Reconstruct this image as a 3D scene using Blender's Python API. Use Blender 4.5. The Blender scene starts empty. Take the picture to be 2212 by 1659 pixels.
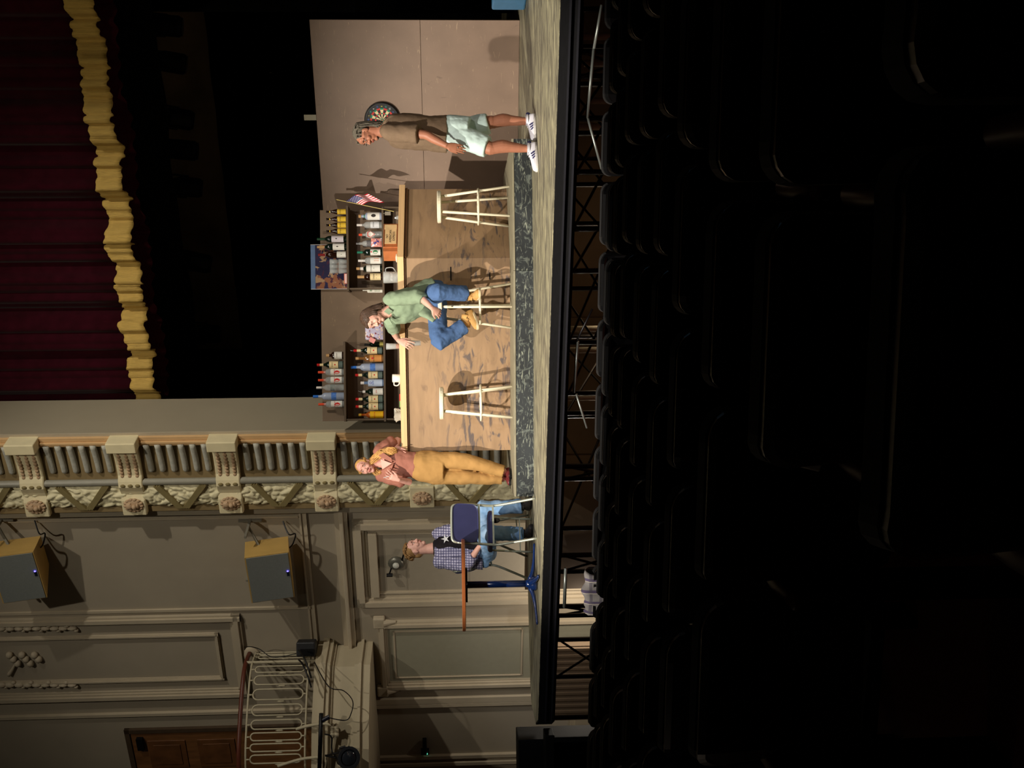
import bpy, bmesh, math, random
from math import sin, cos, pi, radians as R
from mathutils import Vector, Matrix, Euler, noise
V = Vector
random.seed(7)
sc = bpy.context.scene
col = sc.collection

# ------------------------------------------------------------------ camera
F = 2350.0; H = 0.76; PITCH = math.atan(114/2350.); ROLL = 0.0125
def basis():
    cr, sr, cp, sp = cos(ROLL), sin(ROLL), cos(PITCH), sin(PITCH)
    D = V((0, -sp, -cp)); X = V((1, 0, 0)); fw = V((0, cp, -sp))
    return fw, X*cr + D*sr, D*cr - X*sr
FW, RT, DN = basis()
cam = bpy.data.cameras.new('camera'); cam_o = bpy.data.objects.new('camera', cam); col.objects.link(cam_o)
cam.sensor_width = 36; cam.sensor_fit = 'HORIZONTAL'; cam.lens = F/2212*36; cam.clip_start = .05; cam.clip_end = 80
m = Matrix.Identity(4)
for i in range(3):
    m[i][0] = DN[i]; m[i][1] = RT[i]; m[i][2] = -FW[i]
m.translation = V((0, 0, H)); cam_o.matrix_world = m
sc.camera = cam_o

# ------------------------------------------------------------------ light
sc.view_settings.view_transform = 'Standard'; sc.view_settings.look = 'None'
sc.view_settings.exposure = 0.0; sc.view_settings.gamma = 1.0
w = bpy.data.worlds.new('world'); sc.world = w; w.use_nodes = True
w.node_tree.nodes['Background'].inputs[0].default_value = (.9, .75, .55, 1)
w.node_tree.nodes['Background'].inputs[1].default_value = 0.010
def lamp(name, kind, loc, tgt, power, color, size=.2, spot=30, blend=.3, sy=None):
    l = bpy.data.lights.new(name, kind); o = bpy.data.objects.new(name, l); col.objects.link(o)
    o.location = loc; d = V(tgt) - V(loc); o.rotation_euler = d.to_track_quat('-Z', 'Y').to_euler()
    l.energy = power; l.color = color
    if kind == 'SPOT':
        l.spot_size = R(spot); l.spot_blend = blend; l.shadow_soft_size = size
    elif kind == 'AREA':
        l.shape = 'RECTANGLE'; l.size = size; l.size_y = sy or size
    else:
        l.shadow_soft_size = size
    return o
WARM = (1.0, .90, .77)
lamp('key_spotlight', 'SPOT', (-3.9, 5.6, 5.8), (2.0, 11.3, -1.0), 4000, WARM, .05, 48, .55)
lamp('second_spotlight', 'SPOT', (-1.6, 4.0, 5.3), (1.9, 11.3, -1.0), 2400, (1, .91, .80), .05, 42, .5)
lamp('right_spotlight', 'SPOT', (5.2, 4.0, 5.0), (1.9, 12.2, .3), 420, (1, .84, .78), .06, 32, .8)
lamp('left_spotlight', 'SPOT', (2.2, 3.5, 5.0), (-1.9, 11.8, .35), 800, (.88, .90, 1.0), .06, 21, .5)
lamp('house_spotlight', 'SPOT', (.5, 3.5, 11.0), (-2.6, 14.0, 3.2), 1400, (1.0, .92, .78), .12, 61, 1.0)
lamp('house_spotlight_right', 'SPOT', (5.5, 5.0, 8.5), (-1.2, 14.2, 3.4), 2300, (1.0, .93, .80), .12, 42, 1.0)
lamp('carpet_fill', 'POINT', (-1.9, 3.0, .1), (0, 0, 0), .35, (1, .8, .6), .1)  # unseen fill, added to lift the dark carpet
lamp('curtain_fill', 'SPOT', (-1.0, 4.5, 9.5), (2.6, 13.0, 5.2), 600, (1.0, .86, .6), .3, 50, 1.0)  # unseen spot added to brighten the curtain and fringe
lamp('wall_spill_fill', 'SPOT', (-1.5, 4.0, 4.5), (-2.4, 14.6, .5), 480, (1, .93, .82), .3, 28, .9)  # added fill, imitates stage spill on the wall around the door
lamp('under_stage_fill', 'POINT', (.9, 10.6, -.75), (0, 0, 0), 7.0, (1, .70, .42), .15)  # added fill in place of light leaking in under the deck
lamp('under_stage_fill_left', 'POINT', (-1.2, 12.0, -.65), (0, 0, 0), 3.0, (1, .70, .42), .15)  # second added fill, brightens the left part below the deck
lamp('side_gap_fill', 'POINT', (-2.95, 14.1, -.85), (0, 0, 0), 50, (1, .90, .76), .1)  # added fill, imitates stage light falling down the gap onto the wall

# ------------------------------------------------------------------ pixel to place
def ray(x, y): return FW + RT*((829.5-y)/F) + DN*((x-1106.)/F)
def G(x, y, z=0.0):
    q = ray(x, y); k = (z-H)/q.z; return V((q.x*k, q.y*k, z))
def P(x, y, Y):
    q = ray(x, y); k = Y/q.y; return V((q.x*k, Y, H+q.z*k))
YAW = math.atan(2350/4470.)
LD = V((-cos(YAW), sin(YAW), 0)); DD = V((sin(YAW), cos(YAW), 0))
O = P(900, 925, 13.7); O.z = 0
ROOM = Matrix(((LD.x, DD.x, 0, O.x), (LD.y, DD.y, 0, O.y), (0, 0, 1, 0), (0, 0, 0, 1)))   # room frame: l to the left, t upstage, z up
def RP(x, y, t=0.0):
    q = ray(x, y); k = (t + O.dot(DD))/(q.dot(DD)); p = q*k
    d = p - O
    return d.dot(LD), H + q.z*k
def RW(l, t, z): return O + LD*l + DD*t + V((0, 0, z))

# ------------------------------------------------------------------ materials
def srgb(c):
    return tuple(((v/255.)/12.92 if v/255. <= .04045 else ((v/255.+.055)/1.055)**2.4) for v in c)
MATS = {}
def mat(name, c, rough=.6, metal=0., spec=.4, var=.12, scale=14., bump=0., bscale=60., trans=0., emit=None, ior=1.45, stretch=None, alpha=None, sheen=0):
    if name in MATS: return MATS[name]
    m = bpy.data.materials.new(name); m.use_nodes = True; MATS[name] = m
    nt = m.node_tree; b = nt.nodes['Principled BSDF']; c = srgb(c)
    b.inputs['Roughness'].default_value = rough; b.inputs['Metallic'].default_value = metal
    b.inputs['Specular IOR Level'].default_value = spec; b.inputs['IOR'].default_value = ior
    b.inputs['Transmission Weight'].default_value = trans
    if sheen: b.inputs['Sheen Weight'].default_value = sheen
    tc = nt.nodes.new('ShaderNodeTexCoord'); mp = nt.nodes.new('ShaderNodeMapping')
    nt.links.new(tc.outputs['Object'], mp.inputs[0])
    if stretch: mp.inputs['Scale'].default_value = stretch
    if var > 0:
        n = nt.nodes.new('ShaderNodeTexNoise'); n.inputs['Scale'].default_value = scale; n.inputs['Detail'].default_value = 5
        nt.links.new(mp.outputs[0], n.inputs[0])
        r = nt.nodes.new('ShaderNodeValToRGB'); nt.links.new(n.outputs[0], r.inputs[0])
        r.color_ramp.elements[0].position = .3; r.color_ramp.elements[1].position = .7
        r.color_ramp.elements[0].color = tuple(v*(1-var) for v in c)+(1,)
        r.color_ramp.elements[1].color = tuple(min(1, v*(1+var)) for v in c)+(1,)
        nt.links.new(r.outputs[0], b.inputs['Base Color'])
    else:
        b.inputs['Base Color'].default_value = c+(1,)
    if bump > 0:
        n2 = nt.nodes.new('ShaderNodeTexNoise'); n2.inputs['Scale'].default_value = bscale; n2.inputs['Detail'].default_value = 4
        nt.links.new(mp.outputs[0], n2.inputs[0])
        bp = nt.nodes.new('ShaderNodeBump'); bp.inputs['Strength'].default_value = bump; bp.inputs['Distance'].default_value = .01
        nt.links.new(n2.outputs[0], bp.inputs['Height']); nt.links.new(bp.outputs[0], b.inputs['Normal'])
    if emit:
        b.inputs['Emission Color'].default_value = srgb(emit[0])+(1,); b.inputs['Emission Strength'].default_value = emit[1]
    if alpha is not None: b.inputs['Alpha'].default_value = alpha
    return m
def layer(m, fac_fn, c):
    """mix another colour over what drives the base colour; fac_fn(nt, mapping_output) gives the factor socket"""
    nt = m.node_tree; b = nt.nodes['Principled BSDF']; inp = b.inputs['Base Color']
    mx = nt.nodes.new('ShaderNodeMix'); mx.data_type = 'RGBA'
    if inp.links: nt.links.new(inp.links[0].from_socket, mx.inputs[6])
    else: mx.inputs[6].default_value = inp.default_value
    mx.inputs[7].default_value = srgb(c)+(1,)
    tc = nt.nodes.new('ShaderNodeTexCoord')
    nt.links.new(fac_fn(nt, tc.outputs['Object']), mx.inputs[0]); nt.links.new(mx.outputs[2], inp)
    return m
def noise_fac(scale, stretch, lo, hi, detail=3, strength=1.0, dist=0., off=(0, 0, 0), rot=(0, 0, 0)):
    def f(nt, co):
        mp = nt.nodes.new('ShaderNodeMapping'); mp.inputs['Scale'].default_value = stretch; mp.inputs['Location'].default_value = off
        mp.inputs['Rotation'].default_value = rot
        nt.links.new(co, mp.inputs[0])
        n = nt.nodes.new('ShaderNodeTexNoise'); n.inputs['Scale'].default_value = scale; n.inputs['Detail'].default_value = detail
        n.inputs['Distortion'].default_value = dist
        nt.links.new(mp.outputs[0], n.inputs[0])
        mr = nt.nodes.new('ShaderNodeMapRange'); mr.inputs[1].default_value = lo; mr.inputs[2].default_value = hi; mr.inputs[4].default_value = strength
        nt.links.new(n.outputs[0], mr.inputs[0]); return mr.outputs[0]
    return f
def sep(nt, co, k):
    s = nt.nodes.new('ShaderNodeSeparateXYZ'); nt.links.new(co, s.inputs[0]); return s.outputs[k]
def mth(nt, op, a, b=None, c=None):
    n = nt.nodes.new('ShaderNodeMath'); n.operation = op
    for i, v in enumerate((a, b, c)):
        if v is None: continue
        if isinstance(v, (int, float)): n.inputs[i].default_value = v
        else: nt.links.new(v, n.inputs[i])
    return n.outputs[0]

# ------------------------------------------------------------------ mesh builder
class MB:
    def __init__(s, M=None): s.v = []; s.f = []; s.mi = []; s.M = M or Matrix.Identity(4)
    def add(s, vs, fs, mi=0):
        k = len(s.v); s.v += [s.M @ V(p) for p in vs]; s.f += [tuple(i+k for i in f) for f in fs]; s.mi += [mi]*len(fs)
    def box(s, a, b, mi=0, bev=0.0):
        x0, x1 = sorted((a[0], b[0])); y0, y1 = sorted((a[1], b[1])); z0, z1 = sorted((a[2], b[2]))
        e = min(bev, (x1-x0)*.45, (y1-y0)*.45, (z1-z0)*.45)
        if e <= 0:
            s.add([(x0,y0,z0),(x1,y0,z0),(x1,y1,z0),(x0,y1,z0),(x0,y0,z1),(x1,y0,z1),(x1,y1,z1),(x0,y1,z1)],
                  [(0,3,2,1),(4,5,6,7),(0,1,5,4),(1,2,6,5),(2,3,7,6),(3,0,4,7)], mi); return
        bm = bmesh.new(); bmesh.ops.create_cube(bm, size=1)
        for q in bm.verts: q.co = V(((q.co.x+.5)*(x1-x0)+x0, (q.co.y+.5)*(y1-y0)+y0, (q.co.z+.5)*(z1-z0)+z0))
        bmesh.ops.bevel(bm, geom=bm.edges[:], offset=e, segments=2, affect='EDGES', profile=.5)
        bm.verts.index_update(); s.add([q.co.copy() for q in bm.verts], [tuple(q.index for q in f.verts) for f in bm.faces], mi); bm.free()
    def boxc(s, c, d, rot=None, mi=0, bev=0.):
        o = s.M; s.M = o @ Matrix.Translation(c) @ (rot.to_matrix().to_4x4() if rot else Matrix.Identity(4))
        s.box((-d[0]/2, -d[1]/2, -d[2]/2), (d[0]/2, d[1]/2, d[2]/2), mi, bev); s.M = o
    def bar(s, a, b, wx, wy, mi=0, up=(0,0,1)):
        a, b = V(a), V(b); t = (b-a).normalized(); u = V(up)
        if abs(t.dot(u)) > .95: u = V((0,1,0))
        x = t.cross(u).normalized(); y = x.cross(t)
        vs = [p + x*i*wx/2 + y*j*wy/2 for p in (a, b) for i, j in ((-1,-1),(1,-1),(1,1),(-1,1))]
        s.add(vs, [(3,2,1,0),(4,5,6,7),(0,1,5,4),(1,2,6,5),(2,3,7,6),(3,0,4,7)], mi)
    def loft(s, rings, caps=True, mi=0, closed=False):
        n = len(rings[0]); vs = [p for r in rings for p in r]; fs = []
        m_ = len(rings)
        for i in range(m_ if closed else m_-1):
            a, b = i*n, ((i+1) % m_)*n
            for j in range(n): fs.append((a+j, a+(j+1) % n, b+(j+1) % n, b+j))
        if caps and not closed: fs.append(tuple(reversed(range(n)))); fs.append(tuple(range((m_-1)*n, m_*n)))
        s.add(vs, fs, mi)
    def cyl(s, a, b, r0, r1=None, n=16, mi=0): s.sweep([a, b], [r0, r0 if r1 is None else r1], n=n, mi=mi)
    def sweep(s, pts, rad, n=12, side=None, round0=False, round1=False, res=0, mi=0, closed=False):
        """tube through pts; rad numbers or (a along side, b across)"""
        pts = [V(p) for p in pts]; rad = [r if isinstance(r, (tuple, list)) else (r, r) for r in rad]
        if res:
            P2, R2 = [], []; N = len(pts)
            for i in range(N-1):
                p0, p1, p2, p3 = pts[max(i-1,0)], pts[i], pts[i+1], pts[min(i+2, N-1)]
                for k in range(res):
                    t = k/res
                    P2.append(.5*((2*p1)+(p2-p0)*t+(2*p0-5*p1+4*p2-p3)*t*t+(3*p1-p0-3*p2+p3)*t**3))
                    q = t*t*(3-2*t); R2.append((rad[i][0]*(1-q)+rad[i+1][0]*q, rad[i][1]*(1-q)+rad[i+1][1]*q))
            P2.append(pts[-1]); R2.append(rad[-1]); pts, rad = P2, R2
        N = len(pts); tg = []
        for i in range(N):
            if closed: d = pts[(i+1) % N]-pts[i-1]
            else: d = pts[min(i+1, N-1)]-pts[max(i-1, 0)]
            tg.append(d.normalized() if d.length > 1e-9 else V((0,0,1)))
        sd = V(side) if side is not None else (V((1,0,0)) if abs(tg[0].x) < .8 else V((0,1,0)))
        if round0: pts = [pts[0]-tg[0]*rad[0][0]*q for q in (1, .92, .7, .38)]+pts; rad = [(rad[0][0]*q, rad[0][1]*q) for q in (.05, .39, .71, .92)]+rad; tg = [tg[0]]*4+tg
        if round1: pts = pts+[pts[-1]+tg[-1]*rad[-1][0]*q for q in (.38, .7, .92, 1)]; rad = rad+[(rad[-1][0]*q, rad[-1][1]*q) for q in (.92, .71, .39, .05)]; tg = tg+[tg[-1]]*4
        rings = []
        for p, r, t in zip(pts, rad, tg):
            x = sd - t*sd.dot(t)
            if x.length < 1e-4: x = V((0,1,0)) - t*t.y
            x.normalize(); y = t.cross(x)
            if side is None: sd = x
            rings.append([p + x*r[0]*cos(2*pi*j/n) + y*r[1]*sin(2*pi*j/n) for j in range(n)])
        s.loft(rings, mi=mi, closed=closed)
    def ell(s, c, r, M=None, n=16, mi=0):
        c = V(c); M3 = M or Matrix.Identity(3); rings = []
        r = (r, r, r) if isinstance(r, (int, float)) else r
        for i in range(1, n//2):
            a = pi*i/(n//2)
            rings.append([c + M3 @ V((r[0]*sin(a)*cos(2*pi*j/n), r[1]*sin(a)*sin(2*pi*j/n), -r[2]*cos(a))) for j in range(n)])
        k = len(rings); vs = [p for q in rings for p in q]+[c+M3@V((0,0,-r[2])), c+M3@V((0,0,r[2]))]; fs = []
        for i in range(k-1):
            for j in range(n): fs.append((i*n+j, i*n+(j+1) % n, (i+1)*n+(j+1) % n, (i+1)*n+j))
        for j in range(n): fs.append((k*n, (j+1) % n, j)); fs.append((k*n+1, (k-1)*n+j, (k-1)*n+(j+1) % n))
        s.add(vs, fs, mi)
    def lathe(s, prof, c=(0,0,0), n=20, mi=0, caps=True, sy=1.):
        c = V(c); s.loft([[c+V((r*cos(2*pi*j/n), r*sy*sin(2*pi*j/n), z)) for j in range(n)] for r, z in prof], caps=caps, mi=mi)
    def prism(s, poly, z0, z1, mi=0):
        n = len(poly); s.add([(x,y,z0) for x,y in poly]+[(x,y,z1) for x,y in poly],
          [tuple(reversed(range(n))), tuple(range(n, 2*n))]+[(i,(i+1) % n,n+(i+1) % n,n+i) for i in range(n)], mi)
    def build(s, name, mats, parent=None, smooth=False, world=False, remesh=0, smit=0, disp=None, sub=0):
        """world=True: vertices are in world coordinates although the object has a parent"""
        me = bpy.data.meshes.new(name); vs = s.v
        if world and parent is not None:
            M = Matrix.Identity(4); p = parent; ch = []
            while p: ch.append(p.matrix_basis.copy()); p = p.parent
            for q in reversed(ch): M = M @ q
            Mi = M.inverted(); vs = [Mi @ q for q in vs]
        me.from_pydata([tuple(q) for q in vs], [], s.f)
        bm = bmesh.new(); bm.from_mesh(me); bmesh.ops.recalc_face_normals(bm, faces=bm.faces); bm.to_mesh(me); bm.free()
        if not isinstance(mats, (list, tuple)): mats = [mats]
        for q in mats: me.materials.append(q)
        if len(mats) > 1: me.polygons.foreach_set('material_index', s.mi)
        o = bpy.data.objects.new(name, me); col.objects.link(o)
        if remesh:
            r = o.modifiers.new('r', 'REMESH'); r.mode = 'VOXEL'; r.voxel_size = remesh
        if smit:
            q = o.modifiers.new('s', 'SMOOTH'); q.iterations = smit; q.factor = .5
        if sub:
            q = o.modifiers.new('u', 'SUBSURF'); q.levels = sub; q.render_levels = sub
        for st, sz in (disp or []):
            tx = bpy.data.textures.new('folds', 'CLOUDS'); tx.noise_scale = sz; tx.noise_depth = 1
            q = o.modifiers.new('d', 'DISPLACE'); q.texture = tx; q.strength = st; q.texture_coords = 'LOCAL'; q.mid_level = .5
        if remesh or smit or disp or sub:
            dg = bpy.context.evaluated_depsgraph_get(); dg.update()
            nm = bpy.data.meshes.new_from_object(o.evaluated_get(dg)); o.modifiers.clear(); o.data = nm; me = nm; me.name = name
            if len(me.materials) == 0:
                for q in mats: me.materials.append(q)
        if parent: o.parent = parent
        if smooth: me.polygons.foreach_set('use_smooth', [True]*len(me.polygons))
        return o
def tag(o, label=None, cat=None, group=None, kind=None):
    if label: o['label'] = label
    if cat: o['category'] = cat
    if group: o['group'] = group
    if kind: o['kind'] = kind
    return o
def thing(name, label, cat, loc=(0,0,0), rz=0, group=None):
    o = bpy.data.objects.new(name, None); col.objects.link(o); o.empty_display_size = .1
    o.location = loc; o.rotation_euler = (0, 0, rz)
    return tag(o, label, cat, group)
def struct(o): o['kind'] = 'structure'; return o
def copy_tree(o, parent=None):
    c = o.copy(); col.objects.link(c); c.parent = parent
    for ch in list(o.children): copy_tree(ch, c)
    return c
def text_mesh(txt, size, M, mb_parent, material, name='lettering', wrap=0, depth=.0004, world=False):
    cu = bpy.data.curves.new('t', 'FONT'); cu.body = txt; cu.size = size; cu.align_x = 'CENTER'; cu.align_y = 'CENTER'; cu.extrude = depth; cu.resolution_u = 2
    o = bpy.data.objects.new('t', cu); col.objects.link(o)
    dg = bpy.context.evaluated_depsgraph_get(); dg.update()
    me = bpy.data.meshes.new_from_object(o.evaluated_get(dg)); bpy.data.objects.remove(o)
    mb = MB(M); vs = []
    for v in me.vertices:
        c = v.co
        if wrap: a = c.x/wrap; vs.append((( wrap+c.z)*sin(a), -(wrap+c.z)*cos(a), c.y))
        else: vs.append(c.copy())
    mb.add(vs, [tuple(p.vertices) for p in me.polygons]); bpy.data.meshes.remove(me)
    return mb.build(name, material, mb_parent, world=world)
# ================================================================== materials used by the setting
M_floor = mat('stage_floor_paint', (104, 100, 86), .55, var=.25, scale=3, stretch=(1,1,1))
layer(M_floor, noise_fac(5, (.5, 3.5, 1), .45, .62, 6, .8, 1.6, rot=(0,0,-.3)), (188, 181, 146))
layer(M_floor, noise_fac(6, (.5, 5, 1), .58, .68, 6, .7, 1.2, off=(3,1,0), rot=(0,0,-.42)), (52, 50, 48))
M_black = mat('matte_black', (9, 9, 10), .8, spec=.15, var=.2)
M_void = mat('black_drape', (7, 8, 9), .95, spec=.05, var=.3, scale=4)
M_fascia = mat('black_fascia', (12, 12, 14), .6, spec=.2, var=.3, stretch=(1,1,8))
M_wall = mat('painted_plaster', (158, 147, 128), .75, spec=.2, var=.04, scale=2)
M_trimp = mat('plaster_trim', (176, 163, 140), .6, spec=.3, var=.05, scale=4)
M_reveal = mat('reveal_plaster', (150, 140, 120), .8, spec=.2, var=.03, scale=2)
M_peach = mat('peach_moulding', (204, 166, 118), .6, var=.06, scale=5)
M_cream = mat('cream_moulding', (224, 211, 172), .6, var=.06, scale=6)
M_cove = mat('olive_cove', (138, 118, 82), .7, var=.12, scale=6)
M_rib = mat('grey_leaf_rib', (178, 176, 164), .5, var=.12, scale=20, bump=.5, bscale=40)
M_silver = mat('silver_moulding', (142, 138, 124), .4, var=.05)
M_leaf = mat('laurel_relief', (220, 210, 172), .6, var=.1, scale=12)
M_olive = mat('olive_ribbon', (134, 120, 80), .6, var=.08)
M_rose = mat('rose_relief', (184, 154, 122), .6, var=.1, scale=12)
M_pit = mat('brown_pit_wall', (92, 76, 58), .8, var=.15, scale=2)
M_carpet = mat('red_carpet', (84, 46, 34), .95, spec=.05, var=.2, scale=120, bump=.4, bscale=300)
M_pipe = mat('galvanised_pipe', (120, 125, 120), .35, metal=.6, var=.1)
M_blackmetal = mat('black_metal', (14, 13, 15), .4, metal=.3, var=.1)

# ------------------------------------------------------------------ stage floor: apron deck and stage
f0 = G(1210, 0); f1 = G(1162, 1555); u = (f0-f1).normalized()
poly = [f0 + u*3.5, f1, G(1157, 1562), G(1148, 1520), G(1145.5, 1480), G(1141, 1300), G(1137, 1110)]
mb = MB(); pl = [(p.x, p.y) for p in poly] + [tuple(RW(.05, .0, 0)[:2]), tuple(RW(1.2, 6.5, 0)[:2]), tuple(RW(-9.5, 6.5, 0)[:2])]
mb.prism(pl, -.04, 0)
floor = tag(struct(mb.build('floor', M_floor)), 'grey painted stage floor with pale streaks')
# fascia along the deck front, black
mb = MB()
edge = [poly[0], poly[1], poly[2], poly[3], poly[4], poly[5]]
for a, b in zip(edge[:-1], edge[1:]):
    t = (b-a).normalized(); nrm = V((t.y, -t.x, 0)); 
    if nrm.y > 0 and a is edge[0]: nrm = -nrm
    mb.bar(a+V((0,0,-.087)), b+V((0,0,-.087)), .03, .168)
fs = struct(mb.build('trim_1', M_fascia)); tag(fs, 'black edge boards of the stage')
mb = MB(); a, b = edge[0], edge[1]; n = V((-u.y, u.x, 0)); n = n if n.y < 0 else -n
for k, z in enumerate((-.075, -.135)):
    mb.bar(a+n*(.03+.01*k)+V((0,0,z)), b+n*(.03+.01*k)+V((0,0,z)), .02, .014)
mb.build('edge_rail', mat('fascia_rail', (26,26,32), .5, spec=.4), fs)

# ------------------------------------------------------------------ house floor (raked), pit wall, back walls
mb = MB(); zf = [(-3,-.46), (0,-.46), (9.0,-1.14), (20,-1.25)]
for (y0,z0),(y1,z1) in zip(zf[:-1], zf[1:]):
    mb.add([(-9,y0,z0),(9,y0,z0),(9,y1,z1),(-9,y1,z1),(-9,y0,z0-.1),(9,y0,z0-.1),(9,y1,z1-.1),(-9,y1,z1-.1)], [(0,1,2,3),(7,6,5,4),(0,4,5,1),(1,5,6,2),(2,6,7,3),(3,7,4,0)])
tag(struct(mb.build('floor_house', M_carpet)), 'dark red carpeted floor of the auditorium')
def HZ(Y): return -.46 if Y < 0 else (-.46-.68*Y/9 if Y < 9 else -1.14-.11*(Y-9)/11)
lq = RP(1215, 1272, -.75)[0]; lq2, lq3 = RP(1215, 1396, -.75)[0], RP(1215, 1556, -.75)[0]
mb = MB(ROOM); mb.box((-10, -.75, -1.3), (lq, -.6, -.05)); mb.box((lq2, -.75, -1.3), (lq3, -.6, -.27))
for q_ in range(12): mb.box((lq2+.02+q_*(lq3-lq2)/12, -.78, -1.3), (lq2+.06+q_*(lq3-lq2)/12, -.75, -.28))
for l in (-9, -7.2, -5.4, -3.6, -1.8, 0): mb.box((l-.05, -.79, -1.3), (l+.05, -.75, -.05))
mb.box((-10, -.78, -.42), (lq, -.75, -.3))
tag(struct(mb.build('wall_pit', M_pit)), 'brown panelled wall under the stage')
mb = MB(ROOM); mb.box((-10, 6.6, -.1), (3, 6.7, 8.5)); tag(struct(mb.build('wall_back', M_void)), 'black back wall of the stage')
mb = MB(ROOM); mb.box((-9.8, 0, -.1), (-9.6, 6.6, 8.5)); struct(mb.build('wall_right', M_void))
mb = MB(ROOM); mb.box((1.25, .35, -.1), (1.4, 6.6, 8.5)); struct(mb.build('wall_stage_side', M_void))

# ------------------------------------------------------------------ proscenium side: reveal, decorated band, left wall
ZT = 8.3
tR = .86
mb = MB(ROOM)
mb.box((0, 0, -1.3), (1.25, tR, ZT)); mb.box((1.15, .3, -1.3), (9.5, .6, ZT))
wl = struct(mb.build('wall_left', M_reveal)); tag(wl, 'grey plaster proscenium wall beside the stage')
# wall face beyond the band
mb = MB(ROOM); mb.box((1.22, .12, -1.3), (9.5, .3, ZT)); mb.build('plaster_face', M_wall, wl)
lb = lambda y: RP(450, y, -.03)[0]
l_a, l_b, l_c, l_d, l_e = lb(934), lb(959), lb(1031), lb(1041), lb(1090)
l0, l9 = lb(925), lb(1100)
mb = MB(ROOM); mb.box((0, -.02, -.1), (.06, 0.0, ZT)); mb.build('edge_bead', M_trimp, wl)
mb = MB(ROOM)
for i,(a,b,t) in enumerate(((.04,.10,-.05),(.10,.135,-.075),(.135,l_b,-.06))): mb.box((a, t, 0), (b, 0, ZT), bev=.008)
mb.build('peach_moulding', M_peach, wl)
mb = MB(ROOM); mb.box((l_b, -.01, 0), (l9, .0, ZT)); mb.box((l_e, -.05, 0), (l9, -.01, ZT)); mb.build('cove', M_cove, wl)
mb = MB(ROOM); mb.cyl((l_d-.035, -.06, 0), (l_d-.035, -.06, ZT), .045, n=16); mb.build('silver_bead', M_silver, wl)
# band bays: bracket centres in z
zb = [RP(x, 1000, -.05)[1] for x in (62, 272, 487, 700)]
dz = (zb[0]-zb[3])/3
zs = [zb[3]+dz*k for k in range(-1, 6)]      # k=0 is the square with the lion mask
bw = .15
for k, z in enumerate(zs):
    if k == 0:
        mk = MB(ROOM); lc = lb(1075); zc = RP(912, 1075, -.05)[1]; mk.box((lc-.155, -.12, zc-.155), (lc+.155, -.0, zc+.155), bev=.01)
        o = mk.build('square_block', M_cream, wl)
        c = (lc, -.13, zc)
    else:
        mk = MB(ROOM)   # scrolled bracket, profile along l
        prof = [(.05,.02),(.05,-.16),(.11,-.20),(.17,-.20),(.20,-.13),(.27,-.10),(.45,-.075),(.62,-.075),(.70,-.11),(.78,-.13),(.86,-.10),(.92,-.085),(1.0,-.12),(1.16,-.13),(1.22,-.13),(1.22,.02)]
        sc_ = l9/1.22
        rings = []
        for zz in (z-bw, z-bw+.012, z+bw-.012, z+bw):
            e = .0 if abs(abs(zz-z)-bw) > .005 else .012
            rings.append([V((a*sc_, min(t+e, .02), zz)) for a, t in prof])
        mk.loft(rings); mk.box((.03, -.235, z-bw-.03), (.17, -.0, z+bw+.03), bev=.012)
        o = mk.build('scroll_bracket', M_cream, wl)
        ins = MB(ROOM)
        for j in (-1, 0, 1):
            for q in range(9):
                ins.ell((.24+.05*q, -.098+.0028*q, z+j*.092), (.027, .018, .024), n=8)
        ins.build('leaf_inlay', M_rose, o)
        dots = MB(ROOM)
        for j in (-1, 0, 1): dots.ell((l_d-.02, -.128, z+j*.092), (.024, .018, .032), n=10)
        dots.build('boss', M_olive, o)
        c = (lb(1079), -.125, z)
    # lion mask
    f = MB(ROOM); x, y, zc = c
    f.ell((x, y, zc), (.095, .04, .115)); f.ell((x-.0, y-.03, zc+.045), (.05, .035, .05)); f.ell((x, y-.05, zc-.02), (.035, .035, .032))
    f.ell((x-.035, y-.035, zc+.03), (.018,.02,.014)); f.ell((x+.035, y-.035, zc+.03), (.018,.02,.014)); f.ell((x, y-.03, zc-.055), (.04,.03,.02))
    for a in range(13):
        an = 2*pi*a/13; f.ell((x+.085*cos(an), y-.01, zc+.1*sin(an)), (.022,.02,.028), n=8)
    f.build('lion_mask', M_rose, o, smooth=True)
ribs = MB(ROOM); garl = MB(ROOM); strap = MB(ROOM)
for k in range(-1, len(zs)):
    z0 = (zs[k] if k >= 0 else zs[0]-dz); z1 = z0+dz
    n = 6
    for j in range(n):
        zz = z0+bw+.03 + (z1-z0-2*bw-.06)*(j+.5)/n
        if zz < .02: continue
        ribs.sweep([(l_b-.02, -.055, zz+.0), (l_b+.18, -.03, zz-.008), (l_c-.13, -.02, zz-.012)], [(.042,.04)]*3, n=8, res=3, round1=True, side=(0,1,0))
    zm = (z0+z1)/2 + (.0 if k != -1 else 0)
    random.seed(k+40)
    rows = 7
    for sgn in (-1, 1):
        for q in (-1, 0, 1):
            strap.bar((l_d, -.095, zm+sgn*.29+q*.03), (l_e+.0, -.085, zm+sgn*.035+q*.03), .024, .045, up=(0,1,0))
        # ribbon tail
    strap.ell((l_e+.005, -.05, zm), (.03, .02, .10), n=8)
def leafh(l, z):
    d, _ = noise.voronoi(V((l/.085, 0, z/.125))+V((.35*sin(z*9), 0, .3*sin(l*40))))
    d2, _ = noise.voronoi(V((l/.035, 3.3, z/.05)))
    return min(.03, .085*(d[1]-d[0])) + min(.008, .012*(d2[1]-d2[0]))
nl_, vs, fs = 22, [], []
zz = .0; zi = 0
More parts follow.
